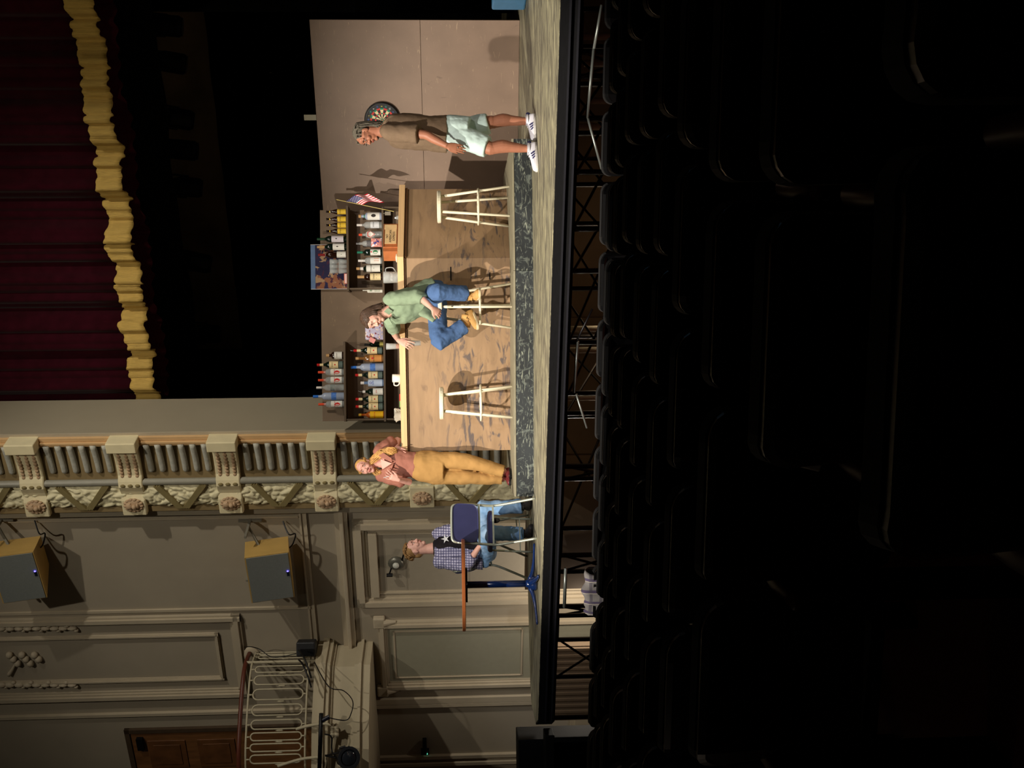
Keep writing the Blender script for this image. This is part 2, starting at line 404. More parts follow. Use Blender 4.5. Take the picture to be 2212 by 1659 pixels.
while zz < ZT:
    for j in range(nl_+1):
        f_ = j/nl_; l = l_d+.01+(l_e-l_d-.01)*f_; vs.append((l, -.015-.055*sin(pi*min(1, max(0, f_)))**.5-leafh(l, zz)*(1 if 0 < j < nl_ else 0), zz))
    if zi:
        for j in range(nl_): k_ = (zi-1)*(nl_+1)+j; fs.append((k_, k_+1, k_+nl_+2, k_+nl_+1))
    zz += .0135; zi += 1
garl.add(vs, fs)
ribs.build('leaf_rib_relief', M_rib, wl, smooth=True); garl.build('laurel_garland', M_leaf, wl, smooth=True); strap.build('crossed_ribbon', M_olive, wl)

# ---- mouldings on the wall face (t=.12 plane)
T = .12
def wp(x, y): return RP(x, y, T)
def fr(mb, l0, l1, z0, z1, w, h, z_open=False):
    """rectangular moulded frame, stepped profile"""
    for a, b, hh in ((0, w, h), (w*.25, w*.75, h*1.6), (w, w*1.25, h*.5)):
        mb.box((l0+a, T-hh, z0), (l0+b, T, z1-a)); mb.box((l1-b, T-hh, z0), (l1-a, T, z1-a)); mb.box((l0+a, T-hh, z1-b), (l1-a, T, z1-a))
        if not z_open: mb.box((l0+a, T-hh, z0+a), (l1-a, T, z0+b))
mb = MB(ROOM)
la, lz = wp(900,1118)[0], wp(900,1304)[0]; zt = wp(766,1200)[1]
fr(mb, la, lz, -1.2, zt, .15, .07, True); fr(mb, la+.2, lz-.2, -1.2, zt-.19, .05, .03, True)
d1 = struct(mb.build('door_1', M_trimp)); tag(d1, 'tall panelled grey door frame beside the carved pilaster')
mb = MB(ROOM); mb.box((la+.25, T-.02, -1.2), (lz-.25, T+.0, zt-.24)); 
for z in (-.2, .65, 1.5): mb.box((la+.26, T-.024, z), (lz-.26, T-.018, z+.006))
mb.build('door_panel', mat('door_grey', (150,140,122), .6, var=.03), d1)
mb = MB(ROOM); mb.box((la+.2, T-.10, zt-.31), (lz-.2, T-.0, zt-.2)); mb.build('lintel', M_trimp, d1)
mb = MB(ROOM)
la, lz = wp(1000,1338)[0], wp(1000,1478)[0]; zt = wp(820,1400)[1]; za = wp(1135,1400)[1]
fr(mb, la-.02, lz+.02, -1.2, zt, .10, .06, True); fr(mb, la+.16, lz-.16, -.1, zt-.2, .03, .02)
for l in (la-.03, lz+.03):
    mb.box((l-.09, T-.10, zt-.10), (l+.09, T, zt+.06), bev=.02); mb.sweep([(l, T-.07, zt-.08), (l, T-.05, zt-.25)], [.06,.02], n=10)
d2 = struct(mb.build('door_2', M_trimp)); tag(d2, 'narrow eared panel in the grey wall under the balcony end')
mb = MB(ROOM); mb.box((la+.1, T-.018, -1.2), (lz-.1, T+.0, zt-.1)); mb.build('door_panel', mat('door_grey2', (146,142,122), .6, var=.03), d2)
# horizontal string courses
mb = MB(ROOM); L0, L1 = 1.24, 9.4
z1 = wp(752, 1250)[1]; z2 = wp(668, 1250)[1]
mb.box((L0, T-.12, z1), (L1, T, z1+.05), bev=.01); mb.box((L0, T-.07, z1-.05), (L1, T, z1)); mb.box((L0, T-.05, z1+.05), (L1, T, z1+.12))
mb.box((L0, T-.03, z2-.04), (L1, T, z2-.015)); mb.box((L0, T-.03, z2+.03), (L1, T, z2+.055)); mb.box((L0,T-.012,z2-.015),(L1,T,z2+.03))
tag(struct(mb.build('trim_2', M_trimp)), 'horizontal moulding running over the doors')
# large upper panel
mb = MB(ROOM); la, lz = wp(300,1335)[0], wp(300,1496)[0]; zb_ = wp(528,1400)[1]
fr(mb, la-.05, lz+.1, zb_, ZT-.2, .12, .05); fr(mb, la+.28, lz-.22, zb_+.33, ZT-.5, .05, .03)
t3 = tag(struct(mb.build('trim_3', M_trimp)), 'tall moulded plaster panel above the balcony')
g = MB(ROOM)
for yy in (1354, 1476):
    for j in range(9):
        l, z = wp(5+j*19, yy); g.ell((l, T-.03, z), (.05-.003*j, .045, .07), n=8); g.ell((l+.04*(-1)**j, T-.03, z-.05), (.03,.03,.035), n=8)
for j in range(8):
    l, z = wp(22+9*j, 1412+ (j % 3)*9); g.ell((l, T-.03, z), (.06,.05,.05), n=8)
pts = [wp(20,1455), wp(30,1440), wp(38,1425)]; g.sweep([(l, T-.03, z) for l, z in pts], [.03,.02,.01], n=8, res=3)
l, z = wp(540,1412); g.lathe([(.17,-.01),(.19,.0),(.15,.02),(.02,.03)], n=20) if False else g.ell((l, T-.02, z), (.14,.04,.14))
g.build('plaster_festoon', M_trimp, t3, smooth=True)
# vertical pilaster strips
mb = MB(ROOM)
for yy, w_ in ((1507,.05),(1517,.03)):
    l, z = wp(1000, yy); mb.box((l-w_, T-.06, -1.2), (l+w_, T, z1-.1))
for yy in (1630, 1645):
    l, z = wp(1000, yy); mb.box((l-.03, T-.05, -1.2), (l+.03, T, z1-.1))
for yy in (1114,):
    l, z = wp(700, yy); mb.box((l-.012, T-.02, 2.9), (l+.012, T, ZT))
l,_ = wp(200,1540); mb.box((l, T-.05, 2.85), (l+.05, T, ZT)); l,_=wp(200,1318); mb.box((l, T-.03, 2.85),(l+.04,T,ZT))
tag(struct(mb.build('trim_4', M_trimp)), 'vertical moulding strips on the left wall')
mb = MB(ROOM); l, z = wp(1238,1610); mb.box((4.4, T-.08, z-.3), (9.3, T, z)); mb.box((4.4, T-.05, z), (9.3, T, z+.06))
l2, zq = wp(1215, 1600)
struct(mb.build('baseboard_left', M_trimp))
mb = MB(ROOM); la, z = wp(400,1577); zt = wp(285,1600)[1]; mb.box((la, T-.03, 2.83), (la+1.6, T, zt), bev=.005)
d3 = struct(mb.build('door_3', mat('oak_door', (112, 74, 42), .45, var=.25, scale=5, stretch=(3,3,.6)))); tag(d3, 'brown wooden door opening on to the balcony')
mb = MB(ROOM); mb.box((la-.07, T-.05, 2.83), (la, T, zt+.07)); mb.box((la-.07, T-.05, zt), (la+1.7, T, zt+.07)); mb.build('door_frame', mat('dark_frame', (70,55,40), .6), d3)
mb = MB(ROOM)
for j, zz in enumerate((zt-.78, zt-1.5)):
    for a in (.16, .9):
        mb.box((la+a, T-.045, zz), (la+a+.55, T-.03, zz+.55), bev=.02); mb.box((la+a+.08, T-.055, zz+.08), (la+a+.47, T-.045, zz+.47), bev=.01)
mb.build('raised_panel', mat('oak_panel', (98, 62, 34), .4, var=.25, scale=5), d3)
mb = MB(ROOM); mb.box((la+.08, T-.09, zt-.18), (la+.3, T-.03, zt-.09)); mb.build('door_closer', M_blackmetal, d3)
# ================================================================== curtain, borders and rigging
M_velvet = mat('maroon_velvet', (44, 6, 16), .9, spec=.05, var=.2, scale=8, sheen=.05)
M_fringe = mat('gold_fringe', (196, 162, 84), .6, var=.2, scale=30, stretch=(8,8,.3), bump=.8, bscale=60)
M_lining = mat('dark_red_lining', (52, 10, 20), .9, spec=.05)
def fold(l):   # soft irregular folds, and where a swag overlaps the next
    return .07*sin(l*9.3)+.045*sin(l*21+1.3)+.03*sin(l*4.1+.7)+.02*sin(l*47)
def step(l): return .035*((l*1.9) % 1.0) + .02*sin(l*7.)
def sheet(mb, l0, l1, n, rows, fn):
    vs = []; fs = []
    for i in range(n+1):
        l = l0+(l1-l0)*i/n
        for r in range(rows+1): vs.append(fn(l, r/rows))
    for i in range(n):
        for r in range(rows): a = i*(rows+1)+r; fs.append((a, a+1, a+rows+2, a+rows+1))
    mb.add(vs, fs)
def solid(o, t):
    q = o.modifiers.new('t', 'SOLIDIFY'); q.thickness = t; return o
zbot = RP(330, 800, 1.0)[1]
cur = MB(ROOM); sheet(cur, -7.5, .35, 420, 6, lambda l, r: (l, 1.02+fold(l)+step(l)*.5, zbot+.12-step(l)+r*3.4))
cu = tag(solid(cur.build('stage_curtain', M_velvet, smooth=True), .02), 'maroon velvet valance curtain with gold fringe across the stage opening', 'curtain')
fg = MB(ROOM); sheet(fg, -7.5, .35, 600, 5, lambda l, r: (l, .985+fold(l)+step(l)*.5+.006*sin(l*300), zbot-.01-step(l)+.01*sin(l*60)+r*(.31+.02*sin(l*11))))
solid(fg.build('fringe', M_fringe, cu, smooth=True), .012)['label'] = 'gold bullion fringe'
ln = MB(ROOM); sheet(ln, -7.5, .3, 300, 4, lambda l, r: (l, 1.22+.5*fold(l+.4), zbot-.10-.05*sin(l*2.3)**2-.02*sin(l*31)+r*3.4))
solid(ln.build('lining', M_lining, cu, smooth=True), .02)['label'] = 'dark red gathered lining hanging lower behind the fringe'
bd = MB(ROOM); sheet(bd, -8.5, 1.1, 200, 3, lambda l, r: (l, 2.2+.05*sin(l*5), 4.45+.02*sin(l*2)+r*4))
tag(solid(bd.build('black_border', M_void, smooth=True), .02), 'black masking border hanging high behind the red curtain', 'curtain')
def pipe(name, l0, l1, t, z, r, m, label, cat='pipe', group=None):
    mb = MB(ROOM); mb.cyl((l0, t, z), (l1, t, z), r, n=12); return tag(mb.build(name, m, smooth=True), label, cat, group)
_, zz = RP(262, 300, 1.5); pipe('rigging_pipe', -8, 1.1, 1.5, zz, .02, mat('grey_pipe', (90,90,96), .5), 'grey rigging pipe directly below the red curtain edge')
_, zz = RP(272, 300, 1.8); pipe('rigging_pipe', -8, 1.1, 1.8, zz, .012, mat('grey_pipe', (90,90,96), .5), 'thinner dark rigging pipe behind the upper grey one')
pb = pipe('lighting_batten', -8, 1.1, 3.3, RP(338, 300, 3.3)[1], .025, M_blackmetal, 'black lighting batten crossing high above the stage')
gb = MB(ROOM); sheet(gb, -8.2, 1.1, 160, 2, lambda l, r: (l, 4.6+.03*sin(l*6), RP(472, 300, 4.6)[1]+r*1.35))
tag(solid(gb.build('brown_border', mat('brown_masking', (140, 118, 92), .95, spec=.05, var=.3, scale=2), smooth=True), .02), 'dull brown masking cloth hung behind the stage lights', 'curtain')
bw_ = MB(ROOM); sheet(bw_, -8.2, 1.1, 120, 2, lambda l, r: (l, 5.2+.04*sin(l*5), 3.0+r*2.0))
tag(solid(bw_.build('black_scrim', M_void, smooth=True), .02), 'black drape filling the dark space over the brown flats', 'curtain')
# stage lights on the batten
def make_stage_light():
    r = thing('stage_light', '', 'stage light')
    b = MB(); b.lathe([(.11,-.42),(.14,-.38),(.14,-.12),(.11,-.04),(.09,.0)], n=18); b.build('housing', M_blackmetal, r)
    b = MB(); b.lathe([(.12,-.425),(.115,-.41)], n=18); b.build('lens', mat('lens_glass', (30,34,40), .15, spec=.8), r)
    b = MB(); b.sweep([(-.17,0,-.22),(-.17,0,.02),(-.1,0,.08),(.1,0,.08),(.17,0,.02),(.17,0,-.22)], [(.012,.02)]*6, n=8, res=3); b.build('yoke', M_blackmetal, r)
    b = MB(); b.box((-.02,-.03,.07),(.02,.03,.17)); b.build('clamp', M_pipe, r)
    return r
sl = make_stage_light()
zb2 = RP(338, 300, 3.3)[1]
for i, (yy, lab) in enumerate(((52, 'nearest the right edge of the opening'), (128, 'second from the right edge of the opening'), (250, 'left of the first brown gap'), (320, 'middle one of the row'), (400, 'with a loose white cable tail'), (560, 'second from the left'), (720, 'nearest the pale proscenium'))):
    o = sl if i == 0 else copy_tree(sl)
    l, _ = RP(380, yy, 3.3); o.location = RW(l, 3.3, zb2-.12); o.rotation_euler = (R(8+5*(i % 3)), 0, R(20+15*(i % 2)))
    o['label'] = 'black stage light hanging from the batten, ' + lab; o['group'] = 'stage lights on the batten'
mb = MB(ROOM)
for (x, y) in ((83+0, 581), (582, 24), (584, 157)):
    pass
M_tag = mat('white_tag', (200, 195, 175), .6, var=0)
for x, y, w_, h, lab in ((582, 24, .05, .03, 'small white tag in the dark, above the tall brown flat corner'), (584, 157, .04, .02, 'tiny white tag in the dark left of the higher one'), (670, 254, .15, .07, 'pale grey block sticking up behind the top of the right flat')):
    l, z = RP(x, y, 5.13 if x < 600 else 1.5); mb = MB(ROOM); t9 = 5.13 if x < 600 else 1.5; mb.box((l-h/2, t9, z-w_/2), (l+h/2, t9+.02, z+w_/2), bev=.004)
    tag(mb.build('hanging_tag', M_tag), lab, 'tag')
lg = MB(ROOM); l, _ = RP(900, 26, 2.7); sheet(lg, l-2.6, l, 60, 2, lambda l, r: (l, 2.7+.05*sin(l*14), .0+r*5))
tag(solid(lg.build('side_drape', M_void, smooth=True), .02), 'black side drape right of the tall brown flat', 'curtain')
b = MB(); p = G(1137, 1, 0); b.box((p.x-.02, p.y-.1, .0), (p.x+.9, p.y+.25, .36), bev=.02)
b2 = b.build('storage_case', mat('light_blue_plastic', (96, 170, 225), .35, var=.05)); tag(b2, 'light blue case at the right end of the stage floor', 'case')

# ================================================================== scenic flats, platform
M_flat = mat('brown_flat_paint', (134, 113, 97), .42, spec=.35, var=.08, scale=3)
layer(M_flat, noise_fac(7, (1.2, 1, 7), .66, .74, 4, .55, 1.0), (190, 165, 135))
layer(M_flat, noise_fac(5, (5, 1, 1.2), .70, .78, 3, .5, .5, off=(4,2,1)), (98, 82, 72))
M_flatL = mat('umber_flat_paint', (118, 100, 82), .45, spec=.35, var=.12, scale=3)
layer(M_flatL, noise_fac(6, (1.5, 1, 5), .66, .74, 4, .5, 1.5), (170, 148, 112))
M_darkpaint = mat('dark_shelf_paint', (84, 70, 54), .5, var=.1)
# right flat: parallel to the curtain line
a = P(1122.8, 44, 12.69); a.z = 0; c_ = a + LD*2.75
TH = .045
FM = Matrix.Translation(a) @ Matrix(((LD.x, DD.x, 0, 0), (LD.y, DD.y, 0, 0), (0, 0, 1, 0), (0, 0, 0, 1)))
zt = 2.44; zj = P(907, 44, 12.69).z
fl = thing('scenic_flat', 'tall brown painted flat wall behind the standing man, with a dartboard on it', 'scenery flat', a, 0)
mb = MB(FM); mb.box((0, 0, 0.002), (2.9, TH, zj-.002), bev=.002); mb.build('lower_panel', M_flat, fl, world=True)
mb = MB(FM); mb.box((0, 0, zj+.002), (2.9, TH, zt), bev=.002); mb.build('upper_panel', M_flat, fl, world=True)
mb = MB(FM); mb.box((.05, TH, 0), (.12, TH+.04, zt)); mb.box((1.4, TH, 0), (1.47, TH+.04, zt)); mb.box((2.78, TH, 0), (2.85, TH+.04, zt)); mb.box((0.1,TH,1.1),(2.8,TH+.02,1.18))
mb.build('back_frame', mat('pine', (176,136,88), .6, var=.15, stretch=(1,1,6)), fl, world=True)
# left flat behind the shelves
YL = 13.32; xr = P(688, 454, YL).x; xl = P(695, 910, YL).x
f2 = thing('scenic_flat', 'dark brown flat wall carrying the bottle shelves', 'scenery flat', (xl, YL, 0))
mb = MB(); mb.box((xl, YL, .0), (xr, YL+TH, 2.425), bev=.002); mb.build('panel', M_flatL, f2, world=True)
mb = MB(); mb.box((xl+.05, YL+TH, 0), (xl+.12, YL+TH+.04, 2.4)); mb.box((xr-.12, YL+TH, 0), (xr-.05, YL+TH+.03, 2.4)); mb.build('back_frame', MATS['pine'], f2, world=True)
# dartboard
def dart():
    l = (P(826, 258, 13.3)-a).dot(LD); q = ray(826, 258); k = a.dot(DD)/q.dot(DD); p = q*k; p.z = H+q.z*k
    M = Matrix.Translation(p - DD*.02) @ Matrix(((LD.x, DD.x, 0, 0), (LD.y, DD.y, 0, 0), (0, 0, 1, 0), (0, 0, 0, 1))) @ Matrix.Rotation(-pi/2, 4, 'X')
    root = thing('dartboard', 'round dartboard with black rim and coloured wedges hung on the brown flat', 'dartboard', p)
    Rr = .215
    mb = MB(M @ Matrix.Scale(-1, 4, V((0,0,1)))); mb.lathe([(Rr,-.018),(Rr,.012),(Rr-.012,.018),(Rr-.03,.018),(Rr-.034,.006),(.01,.006)], n=48); mb.build('rim', mat('dart_black', (12,12,14), .35), root, world=True)
    cols = [mat('dart_red', (205,50,45), .6, var=0), mat('dart_green', (20,130,100), .6, var=0), mat('dart_cream', (225,205,160), .6, var=0), mat('dart_dark', (40,22,28), .6, var=0)]
    mb = MB(M @ Matrix.Scale(-1, 4, V((0,0,1)))); rr = [.018, .072, .088, .125, .145]
    for i in range(20):
        a0, a1 = 2*pi*(i-.5)/20, 2*pi*(i+.5)/20
        for j in range(4):
            kk = (3 if i % 2 else 2) if j in (0, 2) else (0 if i % 2 else 1)
            mb.add([(rr[j]*cos(a0), rr[j]*sin(a0), .008),(rr[j+1]*cos(a0), rr[j+1]*sin(a0), .008),(rr[j+1]*cos(a1), rr[j+1]*sin(a1), .008),(rr[j]*cos(a1), rr[j]*sin(a1), .008)], [(0,1,2,3)], kk)
    mb.cyl((0,0,.006), (0,0,.01), .018, n=16, mi=1); mb.cyl((0,0,.006), (0,0,.011), .008, n=12, mi=0)
    mb.build('scoring_face', cols, root, world=True)
    nums = [20,1,18,4,13,6,10,15,2,17,3,19,7,16,8,11,14,9,12,5]; cc = [(90,120,210), (230,220,90), (70,170,160), (225,225,225)]
    for i, n_ in enumerate(nums):
        an = pi/2 - 2*pi*i/20; q = V((-cos(an)*.165, 0, sin(an)*.165))
        text_mesh(str(n_), .03, Matrix(((LD.x, DD.x, 0, p.x-DD.x*.03), (LD.y, DD.y, 0, p.y-DD.y*.03), (0, 0, 1, p.z), (0, 0, 0, 1))) @ Matrix.Translation(q) @ Matrix.Rotation(pi, 4, 'Z') @ Matrix.Rotation(pi/2, 4, 'X') @ Matrix.Scale(1,4), root, mat('dart_num%d' % (i % 4), cc[i % 4], .6, var=0), 'number', world=True)
dart()
# platform under the bar
PZ = .202
M_plat = mat('slate_platform_paint', (44, 48, 50), .5, spec=.4, var=.3, scale=3)
layer(M_plat, noise_fac(5, (.9, 1, 5), .58, .66, 8, .75, 3.5), (160, 166, 150))
layer(M_plat, noise_fac(3, (2.5, 1, 2.5), .56, .64, 8, .5, 3.0, off=(3,0,5)), (120, 128, 120))
M_plattop = mat('platform_top_paint', (140, 134, 112), .6, var=.2, scale=5, stretch=(1,4,1))
pL = G(1153, 1072); pM = G(1152, 585); pR = G(1148, 300)
bk = 13.0
def plat(name, p, q, label):
    t = thing(name, label, 'platform', p)
    mb = MB(); mb.prism([(p.x, p.y), (q.x, q.y), (q.x, bk), (p.x, bk)], .0, PZ-.022); mb.build('frame', M_plat, t, world=True)
    mb = MB(); e = .006; mb.prism([(p.x, p.y-e), (q.x, q.y-e), (q.x, bk), (p.x, bk)], PZ-.02, PZ); mb.build('deck_board', M_plattop, t, world=True)
    return t
pM2 = pM + V((.004, 0, 0))
plat('platform', pL, pM, 'long scratched dark platform carrying the bar and the woman'); 
t = plat('platform', pM2, pR, 'short scratched dark platform carrying the right-hand stool')
MATS['slate_platform_paint'] = M_plat

# ================================================================== bar
M_bar = mat('bar_front_wood', (154, 126, 96), .5, spec=.35, var=.12, scale=4, stretch=(.6,1,4))
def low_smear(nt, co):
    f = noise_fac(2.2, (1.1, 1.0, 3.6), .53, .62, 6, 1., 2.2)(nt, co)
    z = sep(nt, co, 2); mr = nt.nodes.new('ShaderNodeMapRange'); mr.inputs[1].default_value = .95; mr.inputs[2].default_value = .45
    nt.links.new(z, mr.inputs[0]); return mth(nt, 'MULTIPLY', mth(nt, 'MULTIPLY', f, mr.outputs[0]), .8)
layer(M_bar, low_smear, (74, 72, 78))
def up_smear(nt, co):
    f = noise_fac(3.0, (.8, 1.0, 3.0), .58, .70, 6, .5, 1.6, off=(5,1,2), rot=(0,.3,0))(nt, co); return f
layer(M_bar, up_smear, (104, 84, 70))
M_top = mat('laminated_bar_top', (222, 184, 134), .4, spec=.4, var=.12, scale=3, stretch=(.5,.5,30))
B0 = G(1102.7, 972, PZ); B1 = G(1101, 556, PZ); B2 = G(1094, 408, PZ); B0.z = B1.z = B2.z = PZ
BH = 1.20; TT = .065
bar = thing('bar_counter', 'long corner bar counter with streaked brown front and pale laminated top', 'bar', B1)
def seg(mb, p, q, th, z0, z1, over=0):
    t = (q-p).normalized(); n = V((-t.y, t.x, 0)); n = n if n.y > 0 else -n
    mb.prism([tuple((p-n*over)[:2]), tuple((q-n*over)[:2]), tuple((q+n*th)[:2]), tuple((p+n*th)[:2])], z0, z1); return t, n
mb = MB(); t1, n1 = seg(mb, B0, B1-V((.004,0,0)), .03, PZ, PZ+BH-TT); mb.build('front_panel', M_bar, bar, world=True)
mb = MB(); t2, n2 = seg(mb, B1, B2, .03, PZ, PZ+BH-TT); mb.build('front_panel', M_bar, bar, world=True)
mb = MB(); seg(mb, B0+n1*.03, B0+n1*.03+t1*.03, .45, PZ, PZ+BH-TT); mb.build('end_panel', M_bar, bar, world=True)
mb = MB(); seg(mb, B2+n2*.03-t2*.03, B2+n2*.03, .5, PZ, PZ+BH-TT); mb.build('end_panel', M_bar, bar, world=True)
# worktop: one mitred slab
ov = .04; W = .50
def off(p, n, d): return p + n*d
mid = (n1+n2).normalized()
k = 1/mid.dot(n1)
fr_ = [B0-t1*.03-n1*ov, B1-mid*ov*k, B2+t2*.03-n2*ov]; bkp = [B0-t1*.03+n1*W, B1+mid*W*k, B2+t2*.03+n2*W]
fp = lambda L_: [tuple(p[:2]) for p in L_]
mb = MB()
for i in range(2):
    mb.prism(fp([fr_[i], fr_[i+1], bkp[i+1], bkp[i]]), PZ+BH-TT, PZ+BH)
mb.build('worktop', M_top, bar, world=True)
mb = MB(); M_shade = mat('underedge_shade', (96, 66, 40), .6)  # dark strip stands in for the shade below the worktop edge
seg(mb, B0+V((0,0,0)), B1, .0, PZ+BH-TT-.018, PZ+BH-TT, .02); seg(mb, B1, B2, .0, PZ+BH-TT-.03, PZ+BH-TT, .02); mb.build('shade_strip', M_shade, bar, world=True)
M_slot = mat('dark_slot', (20, 18, 16), .8, var=0)
mb = MB()
for (x, y0, y1) in ((974, 605, 576), (1058, 603, 588)):
    p, q = P(x, y0, B1.y+.0), P(x, y1, B1.y)
    lz_ = p.z; s0 = (p.x-B0.x)/t1.x; s1 = (q.x-B0.x)/t1.x
    A_ = B0+t1*s0-n1*.001; Bb = B0+t1*s1-n1*.001; A_.z = Bb.z = lz_; mb.bar(A_, Bb, .008, .014)
for (x0, x1, y) in ((1052, 1092, 406),):
    pass
mb.build('slot', M_slot, bar, world=True)
ZB = PZ+BH

# ================================================================== shelves
M_shelf = M_darkpaint; SD = .24
def shx(y, Y=YL-SD): return P(800, y, Y).x
z_low = P(826.5, 650, YL-SD).z; z_ur = P(748.5, 530, YL-SD).z; z_ul = P(742.5, 830, YL-SD).z
def shelf(x0, x1, z, label, ends=()):
    t = thing('wall_shelf', label, 'shelf', (x0, YL, z))
    mb = MB(); mb.box((x0, YL-SD, z-.024), (x1, YL-.001, z), bev=.001); mb.build('board', M_shelf, t, world=True)
    for x, z0, z1 in ends:
        mb = MB(); mb.box((x, YL-SD+.01, z0), (x+.02, YL-.001, z1)); mb.build('upright', M_shelf, t, world=True)
    return t
shelf(shx(911), shx(447), z_low, 'long lower shelf full of bottles on the dark brown flat', ((shx(908), PZ+.0, z_low-.024), (shx(908), z_low, z_ul-.026), (shx(450), PZ, z_low-.024), (shx(625), z_low, z_ur-.026)))
shelf(shx(910), shx(737), z_ul, 'short upper shelf at the left end of the flat, holding a row of bottles')
shelf(shx(628), shx(444), z_ur, 'short upper shelf at the right end of the flat, holding brown and wine bottles')

# ------------------------------------------------------------------ bottles
G_clear = mat('clear_glass', (205, 212, 212), .06, spec=1.0, var=0, alpha=.34)
G_dark = mat('dark_green_glass', (10, 22, 14), .08, spec=.7, var=0)
G_brown = mat('brown_glass', (34, 14, 6), .08, spec=.7, var=0)
G_frost = mat('frosted_glass', (168, 180, 204), .3, spec=.7, var=0, alpha=.8)
G_blue = mat('pale_blue_glass', (150, 180, 225), .1, trans=.6, var=0)
G_amber = mat('amber_liquor', (150, 70, 15), .08, spec=.7, var=0)
G_gold = mat('golden_liquor', (215, 160, 20), .12, spec=.6, var=0)
G_bourb = mat('bourbon_glass', (120, 82, 44), .08, spec=.7, var=0)
M_ink = mat('label_ink', (40, 34, 30), .6, var=0); M_inkred = mat('label_red', (196, 36, 32), .5, var=0)
M_inkblue = mat('label_blue', (50, 80, 170), .5, var=0); M_inkgreen = mat('label_green', (30, 120, 70), .5, var=0)
def pl_(n, c): return mat(n, c, .6, var=.03, spec=.3)
SH = {  # outlines: (radius, height) fractions of width/2 and height
 'whiskey': [(.9,0),(1,.02),(1,.55),(.9,.62),(.52,.69),(.36,.74),(.33,.92),(.36,.93),(.36,1)],
 'wine': [(.9,0),(1,.02),(1,.58),(.92,.64),(.5,.72),(.36,.77),(.35,1)],
 'tall': [(.92,0),(1,.02),(1,.60),(.85,.68),(.42,.73),(.36,.80),(.34,1)],
 'beer': [(.9,0),(1,.02),(1,.50),(.85,.60),(.52,.70),(.38,.82),(.36,.95),(.4,1)],
 'squat': [(.9,0),(1,.03),(1,.60),(.88,.68),(.4,.74),(.36,.9),(.4,.92),(.4,1)],
 'gin': [(.95,0),(1,.02),(.93,.66),(.75,.74),(.4,.78),(.36,1)],
 'boxy': [(.95,0),(1,.02),(1,.62),(.8,.68),(.42,.71),(.38,1)],
}
def bottle(name, x, z, w_, h, shape, glass, cap, capf, lab, lz0, lz1, label, text=None, tcol=None, extra=None, neck=None, Y=YL-.13, grp='bottles', base=None):
    """w_, h in metres; lab = label material"""
    r = thing(name, label, 'bottle', (x, Y, z+.0005), group=grp)
    pr = [(a*w_/2, b*h) for a, b in SH[shape]]
    mb = MB(); mb.lathe(pr, n=18); mb.build('glass', glass, r, smooth=True)
    if cap:
        mb = MB(); nr = SH[shape][-1][0]*w_/2*1.08; mb.lathe([(nr, h*(1-capf)), (nr*1.02, h*1.002), (nr*.9, h*1.008)], n=14); mb.build('cap', cap, r, smooth=False)
    if neck:
        mb = MB(); nr = SH[shape][-2][0]*w_/2*1.06; mb.lathe([(nr*1.05, h*neck[1]), (nr, h*neck[2])], n=14, caps=False); mb.build('neck_label', neck[0], r)
    if lab:
        mb = MB(); rr = w_/2*1.012; n = 16
        vs = [(rr*sin(a), -rr*cos(a), zz) for zz in (lz0*h, lz1*h) for a in [R(-78+156*i/n) for i in range(n+1)]]
        mb.add(vs, [(i, i+1, n+2+i, n+1+i) for i in range(n)]); q = mb.build('label', lab, r, smooth=True)
        rr2 = rr+.0008
        if text: text_mesh(text, (lz1-lz0)*h*(.18 if len(text) < 6 else .13), Matrix.Translation((0,0,(lz0*.35+lz1*.65)*h)), q, tcol or M_ink, wrap=rr2)
        if extra:
            mb = MB()
            for (em, ex, ez, ew, eh, ek) in extra:
                pts = []; k = 14 if ek == 'o' else 4
                for i in range(k):
                    an = 2*pi*i/k + (pi/4 if ek == 'q' else 0); s_ = 1.414 if ek == 'q' else 1
                    uu, vv = ex*w_+cos(an)*ew*w_/2*s_, (lz0+(lz1-lz0)*ez)*h+sin(an)*eh*h/2*s_
                    A = uu/rr2; pts.append(((rr2+.0006)*sin(A), -(rr2+.0006)*cos(A), vv))
                mb.add(pts, [tuple(range(k))], em)
            mb.build('label_mark', [M_ink, M_inkred, M_inkblue, M_inkgreen, pl_('mark_white',(225,225,225)), pl_('mark_orange',(215,110,40))], q)
    if base:
        mb = MB(); mb.lathe([(w_/2*1.01, h*base[1]), (w_/2*1.01, h*base[2])], n=18, caps=False); mb.build('base_label', base[0], r)
    return r
cream = pl_('cream_label', (228, 208, 160)); white = pl_('white_label', (222, 220, 212)); yellow = pl_('yellow_label', (228, 190, 60)); orange = pl_('tan_label', (205, 140, 72))
redcap = mat('red_cap', (190, 34, 34), .35, var=0); whitecap = mat('white_cap', (225,220,215), .4, var=0); bluecap = mat('blue_cap', (50,110,200), .35, var=0)
blackcap = mat('black_cap', (20,20,20), .4, var=0); greencap = mat('green_cap', (30,120,95), .4, var=0); silver = mat('steel_pourer', (190,190,190), .25, metal=.9, var=0)
goldcap = mat('gold_foil', (215,170,60), .3, metal=.3, var=0); cork = mat('tan_cap', (190,150,100), .5, var=0); redorange = mat('orange_cap', (222, 80, 50), .4, var=0)
YB = YL-.13; px = (YB)/F
def bx(y): return P(800, y, YB).x
grey_l = pl_('grey_band', (90,105,100)); teal = pl_('teal_band', (60,120,100))
